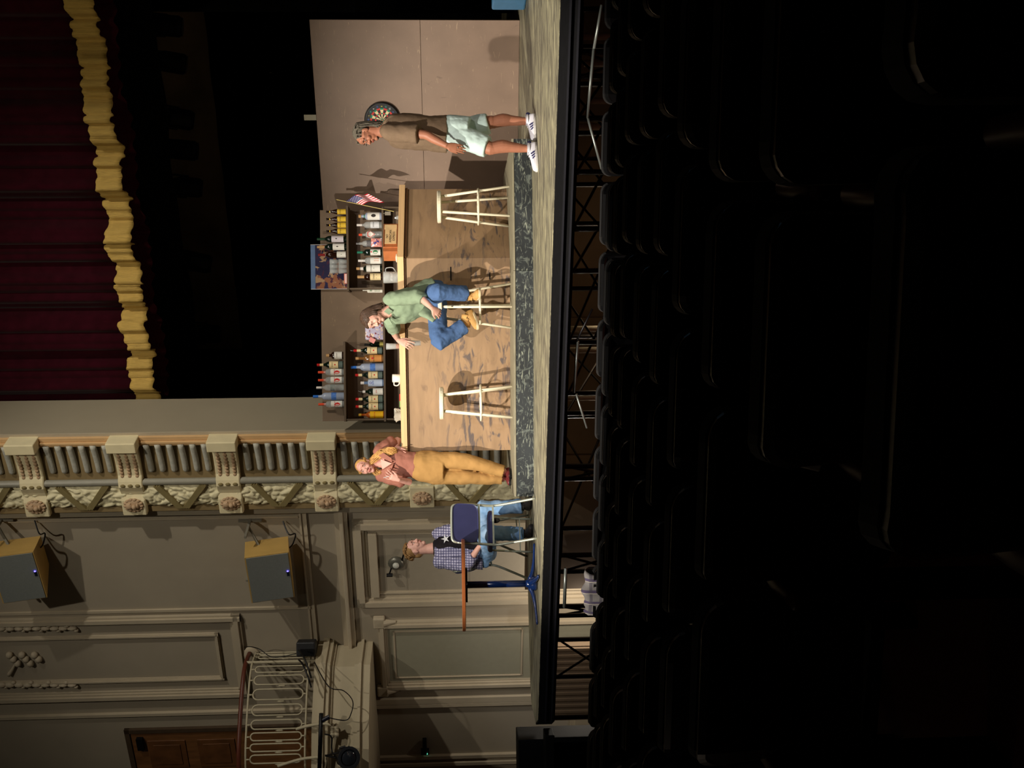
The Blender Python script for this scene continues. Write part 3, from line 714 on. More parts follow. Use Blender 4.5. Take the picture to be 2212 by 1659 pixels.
def jameson(y, z, top, foot, lab, pour=False):
    r = bottle('whiskey_bottle', bx(y), z, 15.0*px, (foot-top)*px, 'whiskey', G_dark, redcap, .1, cream, .22, .55, lab, 'JAMESON', M_ink, [(1, 0, .35, .2, .05, 'o')], (cream, .77, .92), grp='bottles on the shelves', base=(grey_l, .06, .2))
    if pour:
        mb = MB(); h = (foot-top)*px; mb.sweep([(0,0,h),(0,0,h*1.08),(.012,0,h*1.16)], [.006,.005,.003], n=8); mb.build('pourer', silver, r)
    return r
def smirnoff(y, z, top, foot, lab):
    return bottle('vodka_bottle', bx(y), z, 14.5*px, (foot-top)*px, 'tall', G_clear, redorange, .28, white, .1, .52, lab, 'SMIRNOFF', M_inkred, [(1, 0, .42, .62, .26, 'd'), (1, 0, .42, .5, .2, 'o')], grp='bottles on the shelves')
def goose(y, z, top, foot, lab):
    return bottle('vodka_bottle', bx(y), z, 16.5*px, (foot-top)*px, 'tall', G_frost, bluecap, .16, None, 0, 0, lab, base=(mat('blue_print', (90,140,225), .4, trans=.3, var=.3, scale=40), .26, .42), grp='bottles on the shelves')
zl, zu, zv = z_low, z_ul, z_ur
jameson(787, zu, 683, 741, 'green whiskey bottle with red cap on the upper left shelf'); jameson(757, zl, 762, 826, 'green whiskey bottle with steel pourer on the lower shelf, beside the snack bag', True)
jameson(810, zl, 765, 826, 'green whiskey bottle with red cap between the two blue vodka and gin bottles'); jameson(862, zl, 765, 826, 'green whiskey bottle, right one of the pair beside the yellow tequila'); jameson(878, zl, 765, 826, 'green whiskey bottle directly beside the yellow tequila')
smirnoff(803, zu, 685, 741, 'clear vodka bottle with red cap, rightmost of three on the upper left shelf'); smirnoff(820, zu, 685, 741, 'clear vodka bottle with red cap, next to the plain silver-capped bottle'); smirnoff(872, zu, 685, 741, 'clear vodka bottle with red cap at the left end of the upper shelf')
goose(855, zu, 674, 741, 'tall frosted vodka bottle with blue cap on the upper left shelf'); goose(793, zl, 757, 827, 'tall frosted vodka bottle with blue cap on the lower shelf')
bottle('bourbon_bottle', bx(767), zu, 16*px, 38*px, 'squat', G_brown, cork, .16, white, .12, .55, 'short dark bourbon bottle with white label at the right end of the upper left shelf', 'BOURBON', grp='bottles on the shelves')
bottle('rum_bottle', bx(836), zu, 14*px, 60*px, 'tall', G_clear, whitecap, .18, pl_('silver_label',(130,138,136)), .35, .5, 'plain clear bottle with white cap on the upper left shelf', 'RUM', grp='bottles on the shelves')
bottle('bourbon_bottle', bx(774), zl, 15.5*px, 60*px, 'boxy', G_bourb, cork, .1, orange, .08, .5, 'bourbon bottle with tan label beside the green whiskey on the lower shelf', 'BOURBON', M_ink, [(1, 0, .75, .25, .08, 'o')], grp='bottles on the shelves')
bottle('gin_bottle', bx(827), zl, 15.5*px, 50*px, 'boxy', G_blue, whitecap, .14, pl_('pale_blue_label',(185,200,225)), .08, .68, 'pale blue gin bottle with round white cap on the lower shelf', 'GIN', M_inkblue, [(2, 0, .82, .3, .1, 'o'), (4, 0, .82, .16, .05, 'o')], grp='bottles on the shelves')
r = bottle('gin_bottle', bx(846), zl, 14.5*px, 46*px, 'gin', G_dark, whitecap, .12, white, .06, .52, 'dark bottle with white and red label and steel pourer', 'GIN', M_inkred, grp='bottles on the shelves', neck=(redcap, .66, .76))
mb = MB(); mb.sweep([(0,0,46*px),(0,0,50*px),(.01,0,56*px)], [.006,.005,.003], n=8); mb.build('pourer', silver, r)
bottle('tequila_bottle', bx(896), zl, 15.5*px, 55*px, 'whiskey', G_amber, goldcap, .1, pl_('golden_label',(225,175,25)), .05, .56, 'golden yellow tequila bottle at the left end of the lower shelf', 'ESPECIAL', M_inkred, grp='bottles on the shelves')
bottle('wine_bottle', bx(744), zl, 13*px, 42*px, 'wine', G_dark, blackcap, .2, pl_('lime_label',(180,170,90)), .0, .22, 'dark bottle with yellowish label hidden behind the snack bag', grp='bottles on the shelves', Y=YL-.07)
for i, yy in enumerate((457, 473, 486, 499)):
    lab = ('rightmost, by the end of the shelf', 'second from the right end', 'third from the right end', 'beside the tall wine bottle')[i]
    bottle('beer_bottle', bx(yy), zv, 11.5*px, 44*px, 'beer', G_brown, blackcap, .05, yellow, .05, .46, 'small brown beer bottle with yellow label, '+lab, 'STOUT', M_ink, None, (yellow, .70, .86), grp='small yellow-labelled beer bottles on the upper right shelf')
bottle('wine_bottle', bx(516), zv, 14.5*px, 64*px, 'wine', G_dark, mat('green_foil',(20,60,35),.4,var=0), .25, pl_('lilac_label',(205,198,205)), .12, .52, 'dark wine bottle with lilac-white label, tallest beside the beers', None, None, [(0, 0, .6, .16, .06, 'o')], grp='bottles on the shelves')
bottle('wine_bottle', bx(533), zv, 14.5*px, 64*px, 'wine', G_dark, cork, .28, white, .1, .48, 'green wine bottle with white label in the middle of three', None, None, [(0, 0, .6, .16, .07, 'o')], grp='bottles on the shelves')
bottle('wine_bottle', bx(550), zv, 14.5*px, 62*px, 'wine', G_brown, mat('wine_foil',(130,25,25),.4,var=0), .28, white, .05, .36, 'dark wine bottle with red foil neck in front of the picture', None, None, [(3, 0, .5, .08, .03, 'o')], grp='bottles on the shelves')
bottle('tequila_bottle', bx(467), zl, 17*px, 50*px, 'squat', G_frost, cork, .1, white, .1, .62, 'pale squat bottle with green neck band at the right end of the lower shelf', None, None, [(0, 0, .5, .4, .2, 'o')], (greencap, .68, .78), grp='bottles on the shelves')
bottle('vodka_bottle', bx(486), zl, 14.5*px, 54*px, 'tall', G_clear, whitecap, .2, pl_('typed_label',(210,212,216)), .12, .46, 'clear bottle with white typed label and white neck on the lower shelf', 'VODKA', M_ink, [(0, 0, .3, .6, .015, 'q'), (0, 0, .15, .6, .015, 'q')], grp='bottles on the shelves')
bottle('vodka_bottle', bx(507), zl, 14.5*px, 50*px, 'tall', G_clear, redorange, .14, None, 0, 0, 'clear vodka bottle with red diamond label and orange cap', grp='bottles on the shelves')
o = [q for q in bpy.data.objects if q.get('label', '').startswith('clear vodka bottle with red diamond')][0]
mb = MB(); rr = .052
for s_, m_, e in ((.055, 0, 0), (.046, 1, .001), (.036, 0, .002)):
    mb.add([(sin(a/rr)*(rr+e), -cos(a/rr)*(rr+e), zz) for a, zz in ((0, .13-s_), (s_*.95, .13+s_*.2), (s_*.55, .13+s_), (-s_*.55, .13+s_), (-s_*.95, .13+s_*.2))], [(0,1,2,3,4)], m_)
mb.build('label', [white, M_inkred], o)
bottle('gin_bottle', bx(526), zl, 14*px, 56*px, 'gin', G_clear, silver, .1, mat('smoke_label', (110,108,110), .3, var=.3, scale=60), .2, .6, 'clear bottle with grey round label and pourer behind the pink snack packet', grp='bottles on the shelves')
bottle('gin_bottle', bx(545), zl, 14*px, 54*px, 'tall', G_dark, greencap, .28, white, .08, .48, 'dark green gin bottle with white label and green seal', None, None, [(3, 0, .5, .55, .2, 'o'), (1, 0, .9, .2, .06, 'o')], grp='bottles on the shelves')
bottle('vodka_bottle', bx(563), zl, 14.5*px, 52*px, 'tall', G_clear, whitecap, .28, white, .08, .5, 'clear bottle with white and orange label and white cap', None, None, [(5, .1, .4, .4, .2, 'q')], grp='bottles on the shelves')
bottle('gin_bottle', bx(580), zl, 15*px, 56*px, 'boxy', G_dark, cork, .12, white, .1, .62, 'bottle with large white label left of the orange-labelled one', 'LONDON', M_ink, [(3, 0, .45, .1, .03, 'o')], (whitecap, .74, .86), grp='bottles on the shelves')
bottle('whiskey_bottle', bx(598), zl, 15*px, 54*px, 'squat', G_brown, cork, .3, cream, .08, .5, 'dark bottle with cream oval label and tan neck near the white bottle', 'CREAM', M_ink, [(0, 0, .4, .5, .03, 'q')], grp='bottles on the shelves')
# white handset
x = bx(627); t = thing('telephone_handset', 'white cordless telephone handset standing at the middle of the lower shelf', 'telephone', (x, YL-.14, z_low))
mb = MB(); mb.boxc((0,0,.095), (.062,.04,.19), bev=.012); mb.build('body', mat('white_plastic', (228,226,214), .4, var=.02), t)
mb = MB(); mb.boxc((-.0,0,.215), (.016,.016,.06), bev=.004); mb.build('antenna', MATS['white_plastic'], t)
mb = MB()
for i in range(3):
    for j in range(4): mb.boxc((-.016+.016*i,-.021,.04+.018*j), (.009,.002,.009))
mb.boxc((0,-.021,.145),(.034,.002,.025)); mb.build('keypad', mat('keypad_grey', (150,165,140), .5, var=0), t)
# snack bags
def bag(name, y, x0, x1, w_, mats_, label, cat, Y=YL-.2, z=None, rz=0, th=.05):
    h = (x1-x0)*px; t = thing(name, label, cat, (bx(y), Y, z if z is not None else z_low+.001), rz)
    mb = MB(); n, m_ = 16, 10; vs = []; 
    for sgn in (-1, 1):
        for i in range(n+1):
            for j in range(m_+1):
                a_, b_ = i/n, j/m_; bul = th/2*(sin(pi*a_)*sin(pi*b_))**.5
                vs.append(((a_-.5)*w_*(1-.05*sin(pi*b_)), sgn*bul+.004*sin(a_*23+b_*17), b_*h))
    k = (n+1)*(m_+1); fs = []
    for s_ in (0, 1):
        for i in range(n):
            for j in range(m_): a_ = s_*k+i*(m_+1)+j; fs.append((a_, a_+1, a_+m_+2, a_+m_+1))
    mb.add(vs, fs); mb.build('packet', mats_, t, smooth=True); return t
M_snack = mat('snack_print', (185, 180, 205), .35, var=.15, scale=9); layer(M_snack, noise_fac(22, (1,1,1), .55, .6, 3, 1.), (128, 52, 60)); layer(M_snack, noise_fac(30, (1,1,1), .6, .64, 2, 1., off=(2,2,2)), (230, 210, 190))
bag('snack_bag', 716, 783, 821, .21, M_snack, 'shiny red and lilac snack bag on the lower shelf behind the seated man', 'bag')
M_pk = mat('pink_card', (225, 150, 145), .5, var=.05); t = thing('paper_card', 'small pink paper card stuck on the snack bag', 'card', (bx(736), YL-.235, z_low+.13)); mb = MB(); mb.boxc((0,0,0),(.055,.004,.07), Euler((0,.5,0))); mb.build('card', M_pk, t)
M_snack2 = mat('pink_print', (215, 140, 130), .35, var=.2, scale=14); layer(M_snack2, noise_fac(30, (1,1,1), .56, .6, 3, 1.), (225, 220, 225)); layer(M_snack2, noise_fac(22, (1,1,1), .62, .64, 2, 1., off=(5,2,2)), (60, 60, 130))
bag('snack_bag', 526, 804, 827, .11, M_snack2, 'small pink and white snack packet leaning on the lower shelf edge', 'bag', Y=YL-.215)
# framed picture behind the wine bottles
x0, x1 = P(700, 624, YL-.05).x, P(700, 529, YL-.05).x; z0 = z_ur+.001; z1 = P(671, 560, YL-.05).z
t = thing('picture', 'blue-edged picture with orange figures propped on the upper right shelf', 'picture', ((x0+x1)/2, YL-.05, z0))
M_pic = mat('picture_print', (44, 42, 72), .25, var=.15, scale=5, spec=.5)
layer(M_pic, noise_fac(5, (1,1,1.2), .50, .53, 4, 1., .8, off=(2.3,0,1.3)), (140, 92, 68)); layer(M_pic, noise_fac(9, (1,1,1), .58, .6, 3, 1., 1.), (164, 134, 104)); layer(M_pic, noise_fac(12, (1,1,1), .60, .62, 3, .9, .5, off=(6,2,2)), (70, 40, 60))
hw, hh = (x1-x0)/2, z1-z0; Mx = Matrix.Rotation(-.03, 4, 'X')
mb = MB(Mx); mb.box((-hw, -.008, 0), (hw, .012, hh-.055)); mb.build('print', M_pic, t)
mb = MB(Mx); mb.box((-hw, -.009, hh-.054), (hw, .012, hh)); mb.build('blue_border', mat('blue_border', (96,120,158), .25, spec=.6, var=.08), t)
mb = MB(Mx); mb.box((-hw-.006, -.012, 0), (-hw, .014, hh)); mb.box((hw, -.012, 0), (hw+.006, .014, hh)); mb.build('edge_strip', mat('silver_edge', (190,185,185), .3, var=0), t)
# glasses stacked before the picture
def tumbler(name, loc, r, h, label, cat='glass', group=None, liquid=None):
    t = thing(name, label, cat, loc, group=group)
    mb = MB(); mb.lathe([(r*.8,0),(r,h),(r*.94,h),(r*.74,.008),(.001,.008)], n=18, caps=True); mb.build('cup', G_clear, t, smooth=True)
    if liquid: mb = MB(); mb.lathe([(r*.72,.009),(r*.76,h*liquid[1])], n=16); mb.build('liquid', liquid[0], t)
    return t
k = 0
for row in range(2):
    for i in range(3):
        tumbler('drinking_glass', (bx(566+i*10), YL-.19+.0*row, z_ur+.001+row*.105), .033, .1, 'clear drinking glass in front of the picture, '+(('lower', 'upper')[row])+' row, '+(('right', 'middle', 'left')[i]), group='glasses stacked on the upper right shelf'); k += 1
t = thing('small_box', 'small red and white box on the upper right shelf below the picture', 'box', (bx(603), YL-.2, z_ur+.001)); mb = MB(); mb.box((-.06,-.02,0),(.06,.02,.035)); mb.build('carton', pl_('box_pink',(205,110,90)), t); mb = MB(); mb.box((-.055,-.0215,.006),(.055,-.0195,.014)); mb.box((-.055,-.0215,.02),(.055,-.0195,.026)); mb.build('print', pl_('mark_white',(225,225,225)), t)

# ------------------------------------------------------------------ on the bar
def on_bar(y, back=.15, x=862):
    q = ray(x, y); # point along the top at the depth of the counter
    base = B0 if y > 556 else B1; n_ = n1 if y > 556 else n2
    dd = base.dot(n_)+back; k_ = dd/V((q.x, q.y, 0)).dot(n_); p = V((q.x*k_, q.y*k_, ZB)); return p
# wooden crate with card
p = on_bar(520, .17); ang = math.atan2(t2.y, t2.x)
t = thing('wooden_crate', 'orange wooden crate on the bar with a handwritten paper sign', 'crate', p+V((0,0,.001)), ang)
M_or = mat('orange_wood', (160, 94, 54), .45, var=.15, scale=6, stretch=(1,1,6))
mb = MB(); mb.box((-.17,-.09,0),(.17,.09,.165), bev=.004); mb.build('body', M_or, t)
mb = MB(); mb.box((-.215,-.07,0),(-.172,.09,.165), bev=.003); mb.build('side_rail', mat('orange_wood_light', (172,104,62), .4, var=.1), t)
mb = MB(); mb.box((-.165,-.094,.004),(.165,-.0905,.012)); mb.box((-.165,-.094,.152),(.165,-.0905,.160)); mb.build('slat', mat('orange_wood_dark',(110,62,34),.5), t)
mb = MB(); mb.box((-.125,-.0975,.022),(.08,-.0925,.148)); mb.box((.082,-.0975,.02),(.15,-.0925,.155)); sg = mb.build('paper_sign', mat('kraft_paper', (206,176,128), .8, var=.08), t)
for i, s_ in enumerate(('NO', 'AMERICAN', 'EXPRESS')):
    text_mesh(s_, .036, Matrix.Translation((-.02, -.0985, .124-.037*i)) @ Matrix.Rotation(pi/2, 4, 'X'), sg, M_ink, 'handwriting')
# glass pitcher
p = on_bar(599, .25)
t = thing('glass_jug', 'clear glass jug standing on the bar below the white handset', 'jug', p+V((0,0,.001)))
mb = MB(); mb.lathe([(.055,0),(.06,.01),(.066,.15),(.064,.17),(.060,.17),(.058,.015),(.001,.012)], n=24); mb.build('jug', G_clear, t, smooth=True)
mb = MB(); mb.sweep([(.06,0,.145),(.10,0,.14),(.105,0,.07),(.06,0,.035)], [.006]*4, n=8, res=4); mb.build('handle', G_clear, t, smooth=True)
text_mesh('STOUT', .028, Matrix.Translation((0,0,.075)), t, pl_('mark_white',(225,225,225)), 'lettering', wrap=.067)
p = on_bar(748, .2); tumbler('drinking_glass', p+V((0,0,.001)), .036, .155, 'tall clear glass with orange drink left at the bottom, by the seated man\'s hand', liquid=(mat('orange_drink',(205,90,30),.2,var=0), .3))
p = on_bar(817, .2)
t = thing('mug', 'white china mug on the bar', 'mug', p+V((0,0,.001)), 0); Mm = mat('white_china', (232,226,212), .25, spec=.6, var=.0)
mb = MB(); mb.lathe([(.040,0),(.045,.006),(.046,.095),(.042,.095),(.040,.012),(.001,.01)], n=24); mb.build('cup', Mm, t, smooth=True)
mb = MB(); mb.sweep([(-.043,0,.078),(-.075,0,.075),(-.082,0,.045),(-.066,0,.022),(-.043,0,.018)], [.007]*5, n=10, res=4); mb.build('handle', Mm, t, smooth=True)
p = on_bar(897, .2); t = thing('paper_napkin', 'crumpled grey paper napkin standing on the bar near its left end', 'napkin', p+V((0,0,.001)))
mb = MB(); rings = []
for i, (r_, z_) in enumerate(((.05,0),(.056,.02),(.066,.05),(.072,.075))):
    rings.append([V(((r_+.012*sin(5*a+i))*cos(a)*1.0, (r_*.5+.01*sin(3*a))*sin(a), z_+(.012*sin(3*a+1) if i == 3 else 0))) for a in [2*pi*j/20 for j in range(20)]])
mb.loft(rings); mb.build('napkin', mat('grey_paper', (176,172,160), .8, var=.1), t)
p = on_bar(866, .06); t = thing('pen', 'red and green pen lying on the bar left of the mug', 'pen', p+V((0,0,.009)))
mb = MB(); mb.cyl((-.07,0,0),(.0,0,0),.007,n=10); mb.build('barrel', pl_('pen_green',(130,165,100)), t); mb = MB(); mb.cyl((.0,0,0),(.075,0,0),.008,n=10); mb.build('cap', mat('pen_red',(205,50,40),.4,var=0), t)
p = on_bar(557, .06); t = thing('bar_cloth', 'small white cloth bundled at the bar corner', 'cloth', p+V((0,0,.012))); mb = MB(); mb.ell((0,0,0),(.05,.04,.0115)); mb.build('cloth', mat('white_cloth',(228,214,190),.9,var=.05), t, disp=[(.006,.03)], smooth=True)
p = on_bar(470, .3); t = thing('salt_shaker', 'small glass shaker on the right end of the bar', 'shaker', p+V((0,0,.001))); mb = MB(); mb.lathe([(.022,0),(.024,.03),(.018,.05)], n=14); mb.build('shaker', G_clear, t, smooth=True); mb = MB(); mb.lathe([(.019,.05),(.017,.062),(.004,.066)], n=14); mb.build('lid', silver, t)
# tag hanging below the lower shelf
p = P(834, 461, YL-SD-.01); t = thing('paper_tag', 'small grey tag hanging from a string below the right end of the lower shelf', 'tag', p); mb = MB(); mb.boxc((0,0,-.02),(.045,.002,.07), bev=.0005); mb.build('tag_card', mat('tag_grey',(130,122,108),.7), t); mb = MB(); mb.cyl((0,0,.015),(0,.0,z_low-.02-p.z),.0015,n=6); mb.build('string', M_tag, t)
# US flag on a stick
pa, pb_ = P(731, 432, YL-.26), P(851, 457, YL-.26)
pb_.z = max(pb_.z, ZB)
t = thing('flag', 'small American flag on a thin stick beside the right end of the shelves', 'flag', pb_)
mb = MB(); mb.cyl(pb_, pa, .004, n=8); mb.cyl(pa, pa+(pa-pb_).normalized()*.03, .007, .001, n=8); mb.build('stick', mat('stick_wood',(205,185,110),.5,var=0), t, world=True)
ax = (pb_-pa).normalized(); s0 = pa+ax*.09
NN, MM = 26, 26; mb = MB(); fl_m = [mat('flag_red',(200,24,50),.6,var=0), mat('flag_white',(238,232,232),.6,var=0), mat('flag_blue',(46,44,110),.6,var=0)]
Lh, Lf = .33, .42    # hoist along stick, fly drooping
def fpt(i, j):      # i: fly 0..1, j: hoist 0..1 (top to bottom)
    d = V((.10, 0, -.995)); b_ = s0 + ax*(Lh*j*.62)
    wv = .022*sin(i*9+j*3)
    q = b_ + d*(Lf*i*.62) + V((.07*i*(1-j) + .05*sin(pi*min(1,i*1.2))*.6, wv-.01, 0)); return q
vs = [fpt(i/NN, j/MM) for i in range(NN+1) for j in range(MM+1)]
for i in range(NN):
    for j in range(MM):
        k_ = i*(MM+1)+j; c3 = 2 if (i/NN < .4 and j/MM < 7/13) else (0 if int(j/2) % 2 == 0 else 1)
        mb.v += [] 
base_i = len(mb.v); mb.v += vs
for i in range(NN):
    for j in range(MM):
        k_ = base_i+i*(MM+1)+j; mb.f.append((k_, k_+1, k_+MM+2, k_+MM+1)); mb.mi.append(2 if (i/NN < .4 and j < 14) else (0 if int(j/2) % 2 == 0 else 1))
fo = mb.build('cloth', fl_m, t, smooth=True, world=True); solid(fo, .002)
mb = MB()
for a_ in range(9):
    for b_ in range(11):
        if (a_+b_) % 2: continue
        q = fpt((b_+1)/12*.4, (a_+1)/10*7/13); mb.ell(q+V((0,-.002,0)), (.0042,.002,.0042), n=6)
mb.build('stars', fl_m[1], t, world=True)
# ================================================================== stools
M_stool = mat('cream_stool_paint', (240, 232, 204), .45, spec=.4, var=.05, scale=8)
SHT = .77
def make_stool():
    r = thing('bar_stool', '', 'stool')
    mb = MB(); mb.lathe([(.155,SHT-.045),(.172,SHT-.038),(.175,SHT-.008),(.165,SHT),(.001,SHT)], n=32); mb.build('seat', M_stool, r, smooth=False)
    for i in range(4):
        a = pi/4+pi/2*i; mb = MB(); mb.cyl((.12*cos(a),.12*sin(a),SHT-.04), (.232*cos(a),.232*sin(a),0), .0155, .0135, n=12); mb.build('leg', M_stool, r, smooth=True)
    mb = MB(); z = .33; rr = .12+.112*(1-z/SHT)
    mb.sweep([((rr+.006)*cos(2*pi*i/32), (rr+.006)*sin(2*pi*i/32), z) for i in range(32)], [.0105]*32, n=8, closed=True); mb.build('foot_ring', M_stool, r, smooth=True)
    return r
st = make_stool()
SY = 11.36
spots = [(945, 447, 11.71, .20, 'white wooden bar stool standing alone in front of the short right part of the bar'), (946, 662, 11.50, .68, 'white wooden bar stool that the man in the green shirt sits on'), (949, 871, 11.66, .05, 'empty white wooden bar stool in front of the long bar, left of the seated man')]
stool_pos = []
for i, (x, y, Y, rz, lab) in enumerate(spots):
    o = st if i == 0 else copy_tree(st)
    p = P(x, y, Y); o.location = (p.x, Y, PZ); o.rotation_euler = (0, 0, rz); o['label'] = lab; o['group'] = 'bar stools'; stool_pos.append(V((p.x, Y, PZ)))

# ================================================================== table
M_navy = mat('gloss_navy_metal', (18, 42, 92), .18, spec=.7, var=.05)
tc = G(1161, 1260); tc.z = 0
t = thing('pedestal_table', 'round table with orange wooden edge on a glossy dark blue pedestal', 'table', tc)
zt = P(998, 1270, tc.y).z
mb = MB(); mb.lathe([(.43,zt-.036),(.455,zt-.03),(.457,zt-.004),(.45,zt),(.001,zt)], n=64); mb.build('tabletop', mat('orange_table_edge', (152, 86, 46), .3, spec=.5, var=.12, scale=5), t)
mb = MB(); mb.cyl((0,0,.06),(0,0,zt-.04),.034,n=20); mb.build('column', M_navy, t, smooth=True)
mb = MB(); mb.lathe([(.03,.13),(.04,.1),(.07,.05),(.075,.02),(.06,.005)], n=20); mb.build('hub', M_navy, t, smooth=True)
for a in (R(20), R(110), R(200), R(290)):
    mb = MB(); d = V((cos(a), sin(a), 0)); mb.sweep([d*.04+V((0,0,.075)), d*.12+V((0,0,.045)), d*.26+V((0,0,.026)), d*.39+V((0,0,.018))], [(.03,.026),(.026,.02),(.022,.013),(.02,.012)], n=10, res=3, side=(-d.y, d.x, 0), round1=True); mb.build('foot', M_navy, t, smooth=True)
mb = MB(); mb.box((-.17,-.03,zt-.055),(.17,.03,zt-.036)); mb.box((-.03,-.17,zt-.055),(.03,.17,zt-.036)); mb.build('top_bracket', M_blackmetal, t)

# ================================================================== folding chairs
M_chairblue = mat('navy_vinyl', (52, 54, 92), .45, spec=.4, var=.1, scale=6)
M_steel = mat('scuffed_grey_steel', (168, 172, 156), .35, metal=.35, var=.12, scale=10)
def folding_chair(label):
    # local: faces +y, back at -y, width along x
    r = thing('folding_chair', label, 'chair', group='blue folding chairs')
    w = .21
    for s in (-1, 1):
        mb = MB(); mb.sweep([(s*w,-.40,0),(s*w,-.28,.22),(s*w,-.20,.38),(s*w*.98,-.20,.48),(s*w*.98,-.25,.66),(s*w*.94,-.275,.80)], [(.0135,.0135)]*6, n=10, res=4); mb.build('rear_leg', M_steel, r, smooth=True)
        mb = MB(); mb.sweep([(s*(w-.03),.20,0),(s*(w-.03),.15,.25),(s*(w-.03),.10,.44)], [.011]*3, n=10, res=3); mb.build('front_leg', M_steel, r, smooth=True)
    mb = MB(); mb.sweep([(-w*.94,-.275,.80),(-w*.88,-.285,.84),(-w*.6,-.288,.853),(w*.6,-.288,.853),(w*.88,-.285,.84),(w*.94,-.275,.80)], [.0135]*6, n=10, res=4); mb.build('top_rail', M_steel, r, smooth=True)
    for q_ in (((-w,-.235,.575),(w,-.235,.575),.022,.024), ((-w,-.2,.43),(w,-.2,.43),.018,.018), ((-w+.03,.17,.14),(w-.03,.17,.14),.012,.012)):
        mb = MB(); mb.bar(*q_); mb.build('cross_rail', M_steel, r)
    # padded back with curved outline
    mb = MB(); rings = []
    for k, (e, yy) in enumerate(((.0,-.022),(.008,-.03),(.008,.004),(-.004,.022),(-.03,.032))):
        ring = []
        for q in range(32):
            a = 2*pi*q/32; cx, cz = abs(cos(a))**.4*(1 if cos(a) > 0 else -1), abs(sin(a))**.4*(1 if sin(a) > 0 else -1)
            X_, Z_ = cx*(w*.93+e), .715+cz*(.125+e); ring.append(V((X_, -.258+yy-(Z_-.7)*.22-.02*(1-(X_/w)**2)*0, Z_)))
        rings.append(ring)
    mb.loft(rings); mb.build('backrest', M_chairblue, r, smooth=False)
    mb = MB(); rings = []
    for e, zz in ((-.01,.435),(.0,.44),(.0,.465),(-.012,.48),(-.04,.487)):
        ring = []
        for q in range(32):
            a = 2*pi*q/32; cx, cz = abs(cos(a))**.5*(1 if cos(a) > 0 else -1), abs(sin(a))**.5*(1 if sin(a) > 0 else -1)
            ring.append(V((cx*(w-.015+e), .03+cz*(.2+e), zz)))
        rings.append(ring)
    mb.loft(rings); mb.build('seat', M_chairblue, r)
    return r
A_ = G(1156, 1081); B_ = G(1159, 1157); mc = (A_+B_)/2
ca = math.atan2(.91, -.42)-pi/2
c1 = folding_chair('empty navy padded folding chair with its grey framed back to the audience'); 
c1.location = V((-1.40, 11.06, 0)) + Matrix.Rotation(ca, 3, 'Z') @ V((0,.30,0)); c1.rotation_euler = (0,0,ca)
CH2 = V((-1.74, 12.17, 0)); c2 = copy_tree(c1); c2['label'] = 'folding chair that the man in the plaid shirt sits on, mostly hidden behind the table'
c2.location = CH2; c2.rotation_euler = (0, 0, R(-118))

# ================================================================== wall speakers
M_birch = mat('birch_plywood', (196, 160, 92), .5, var=.06, scale=5)
M_grille = mat('grey_speaker_grille', (128, 132, 128), .6, var=.06, scale=60)
SPK = R(-34)
def speaker(xt, xb, label):
    # pixel corners of the near face converted to a box in front of the wall
    yc = 1225; l, z0 = RP(xb, 1250, -.35); _, z1 = RP(xt, 1250, -.35)
    lc = RP((xt+xb)/2, 1236, -.35)[0]
    p = RW(lc, -.28, (z0+z1)/2); hz = (z1-z0)/2*.93
    t = thing('wall_speaker', label, 'speaker', p)
    t.rotation_euler = Euler((R(10), 0, SPK), 'XYZ')
    w, d = .40, .34      # local: front face -y
    mb = MB(); mb.prism([(-w,-d*.5),(w,-d*.5),(w*.62,d*.9),(-w*.62,d*.9)], -hz, hz); mb.build('cabinet', M_birch, t)
    mb = MB(); mb.box((-w+.012,-d*.5-.008,-hz+.015),(w-.012,-d*.5-.0005,hz-.015)); mb.build('grille', M_grille, t)
    mb = MB(); mb.box((-.0,-d*.5-.014,-hz+.03),(.07,-d*.5-.0085,-hz+.06)); mb.build('badge', mat('badge_dark',(30,34,50),.3,var=0), t)
    mb = MB(); mb.ell((.085,-d*.5-.014,-hz+.045),(.012,.007,.012),n=10); mb.build('indicator_light', mat('blue_led',(80,80,255),.3,var=0,emit=((90,80,255),6)), t)
    # wall bracket with clamps: from the cabinet sides back to the wall
    Mi = (Matrix.Translation(p) @ t.rotation_euler.to_matrix().to_4x4()).inverted()
    lo = Mi @ RW(lc-.35, T, p.z+hz*.6)
    for l_, zz in ((lc-.52, p.z+hz*.75), (lc+.45, p.z+hz*.75)):
        mb = MB(Mi @ ROOM); mb.bar((l_, T, zz+.05), (l_, -.30, zz+.05), .035, .03); mb.bar((l_, -.06, zz+.05), (lc+(l_-lc)*.5, -.18, zz-.1), .03, .03); mb.bar((l_, .1, zz-.1),(l_,.1,zz+.2),.03,.08)
        mb.build('bracket', mat('bracket_grey', (120,116,104), .5), t)
    mb = MB(Mi @ ROOM); q = RW(0,0,0)
    mb.sweep([(lc-.5, T-.04, p.z-hz*.6), (lc-.38, -.05, p.z-hz*.9), (lc-.42, -.1, p.z-hz*1.25), (lc-.28,-.12,p.z-hz*1.1), (lc-.2,-.1,p.z-hz*.9)], [.01]*5, n=6, res=5); mb.build('cable', M_blackmetal, t)
    return t
speaker(532, 632, 'light plywood wall speaker with grey grille, the lower of the two')
speaker(-8, 92, 'light plywood wall speaker with grey grille at the very top of the picture')
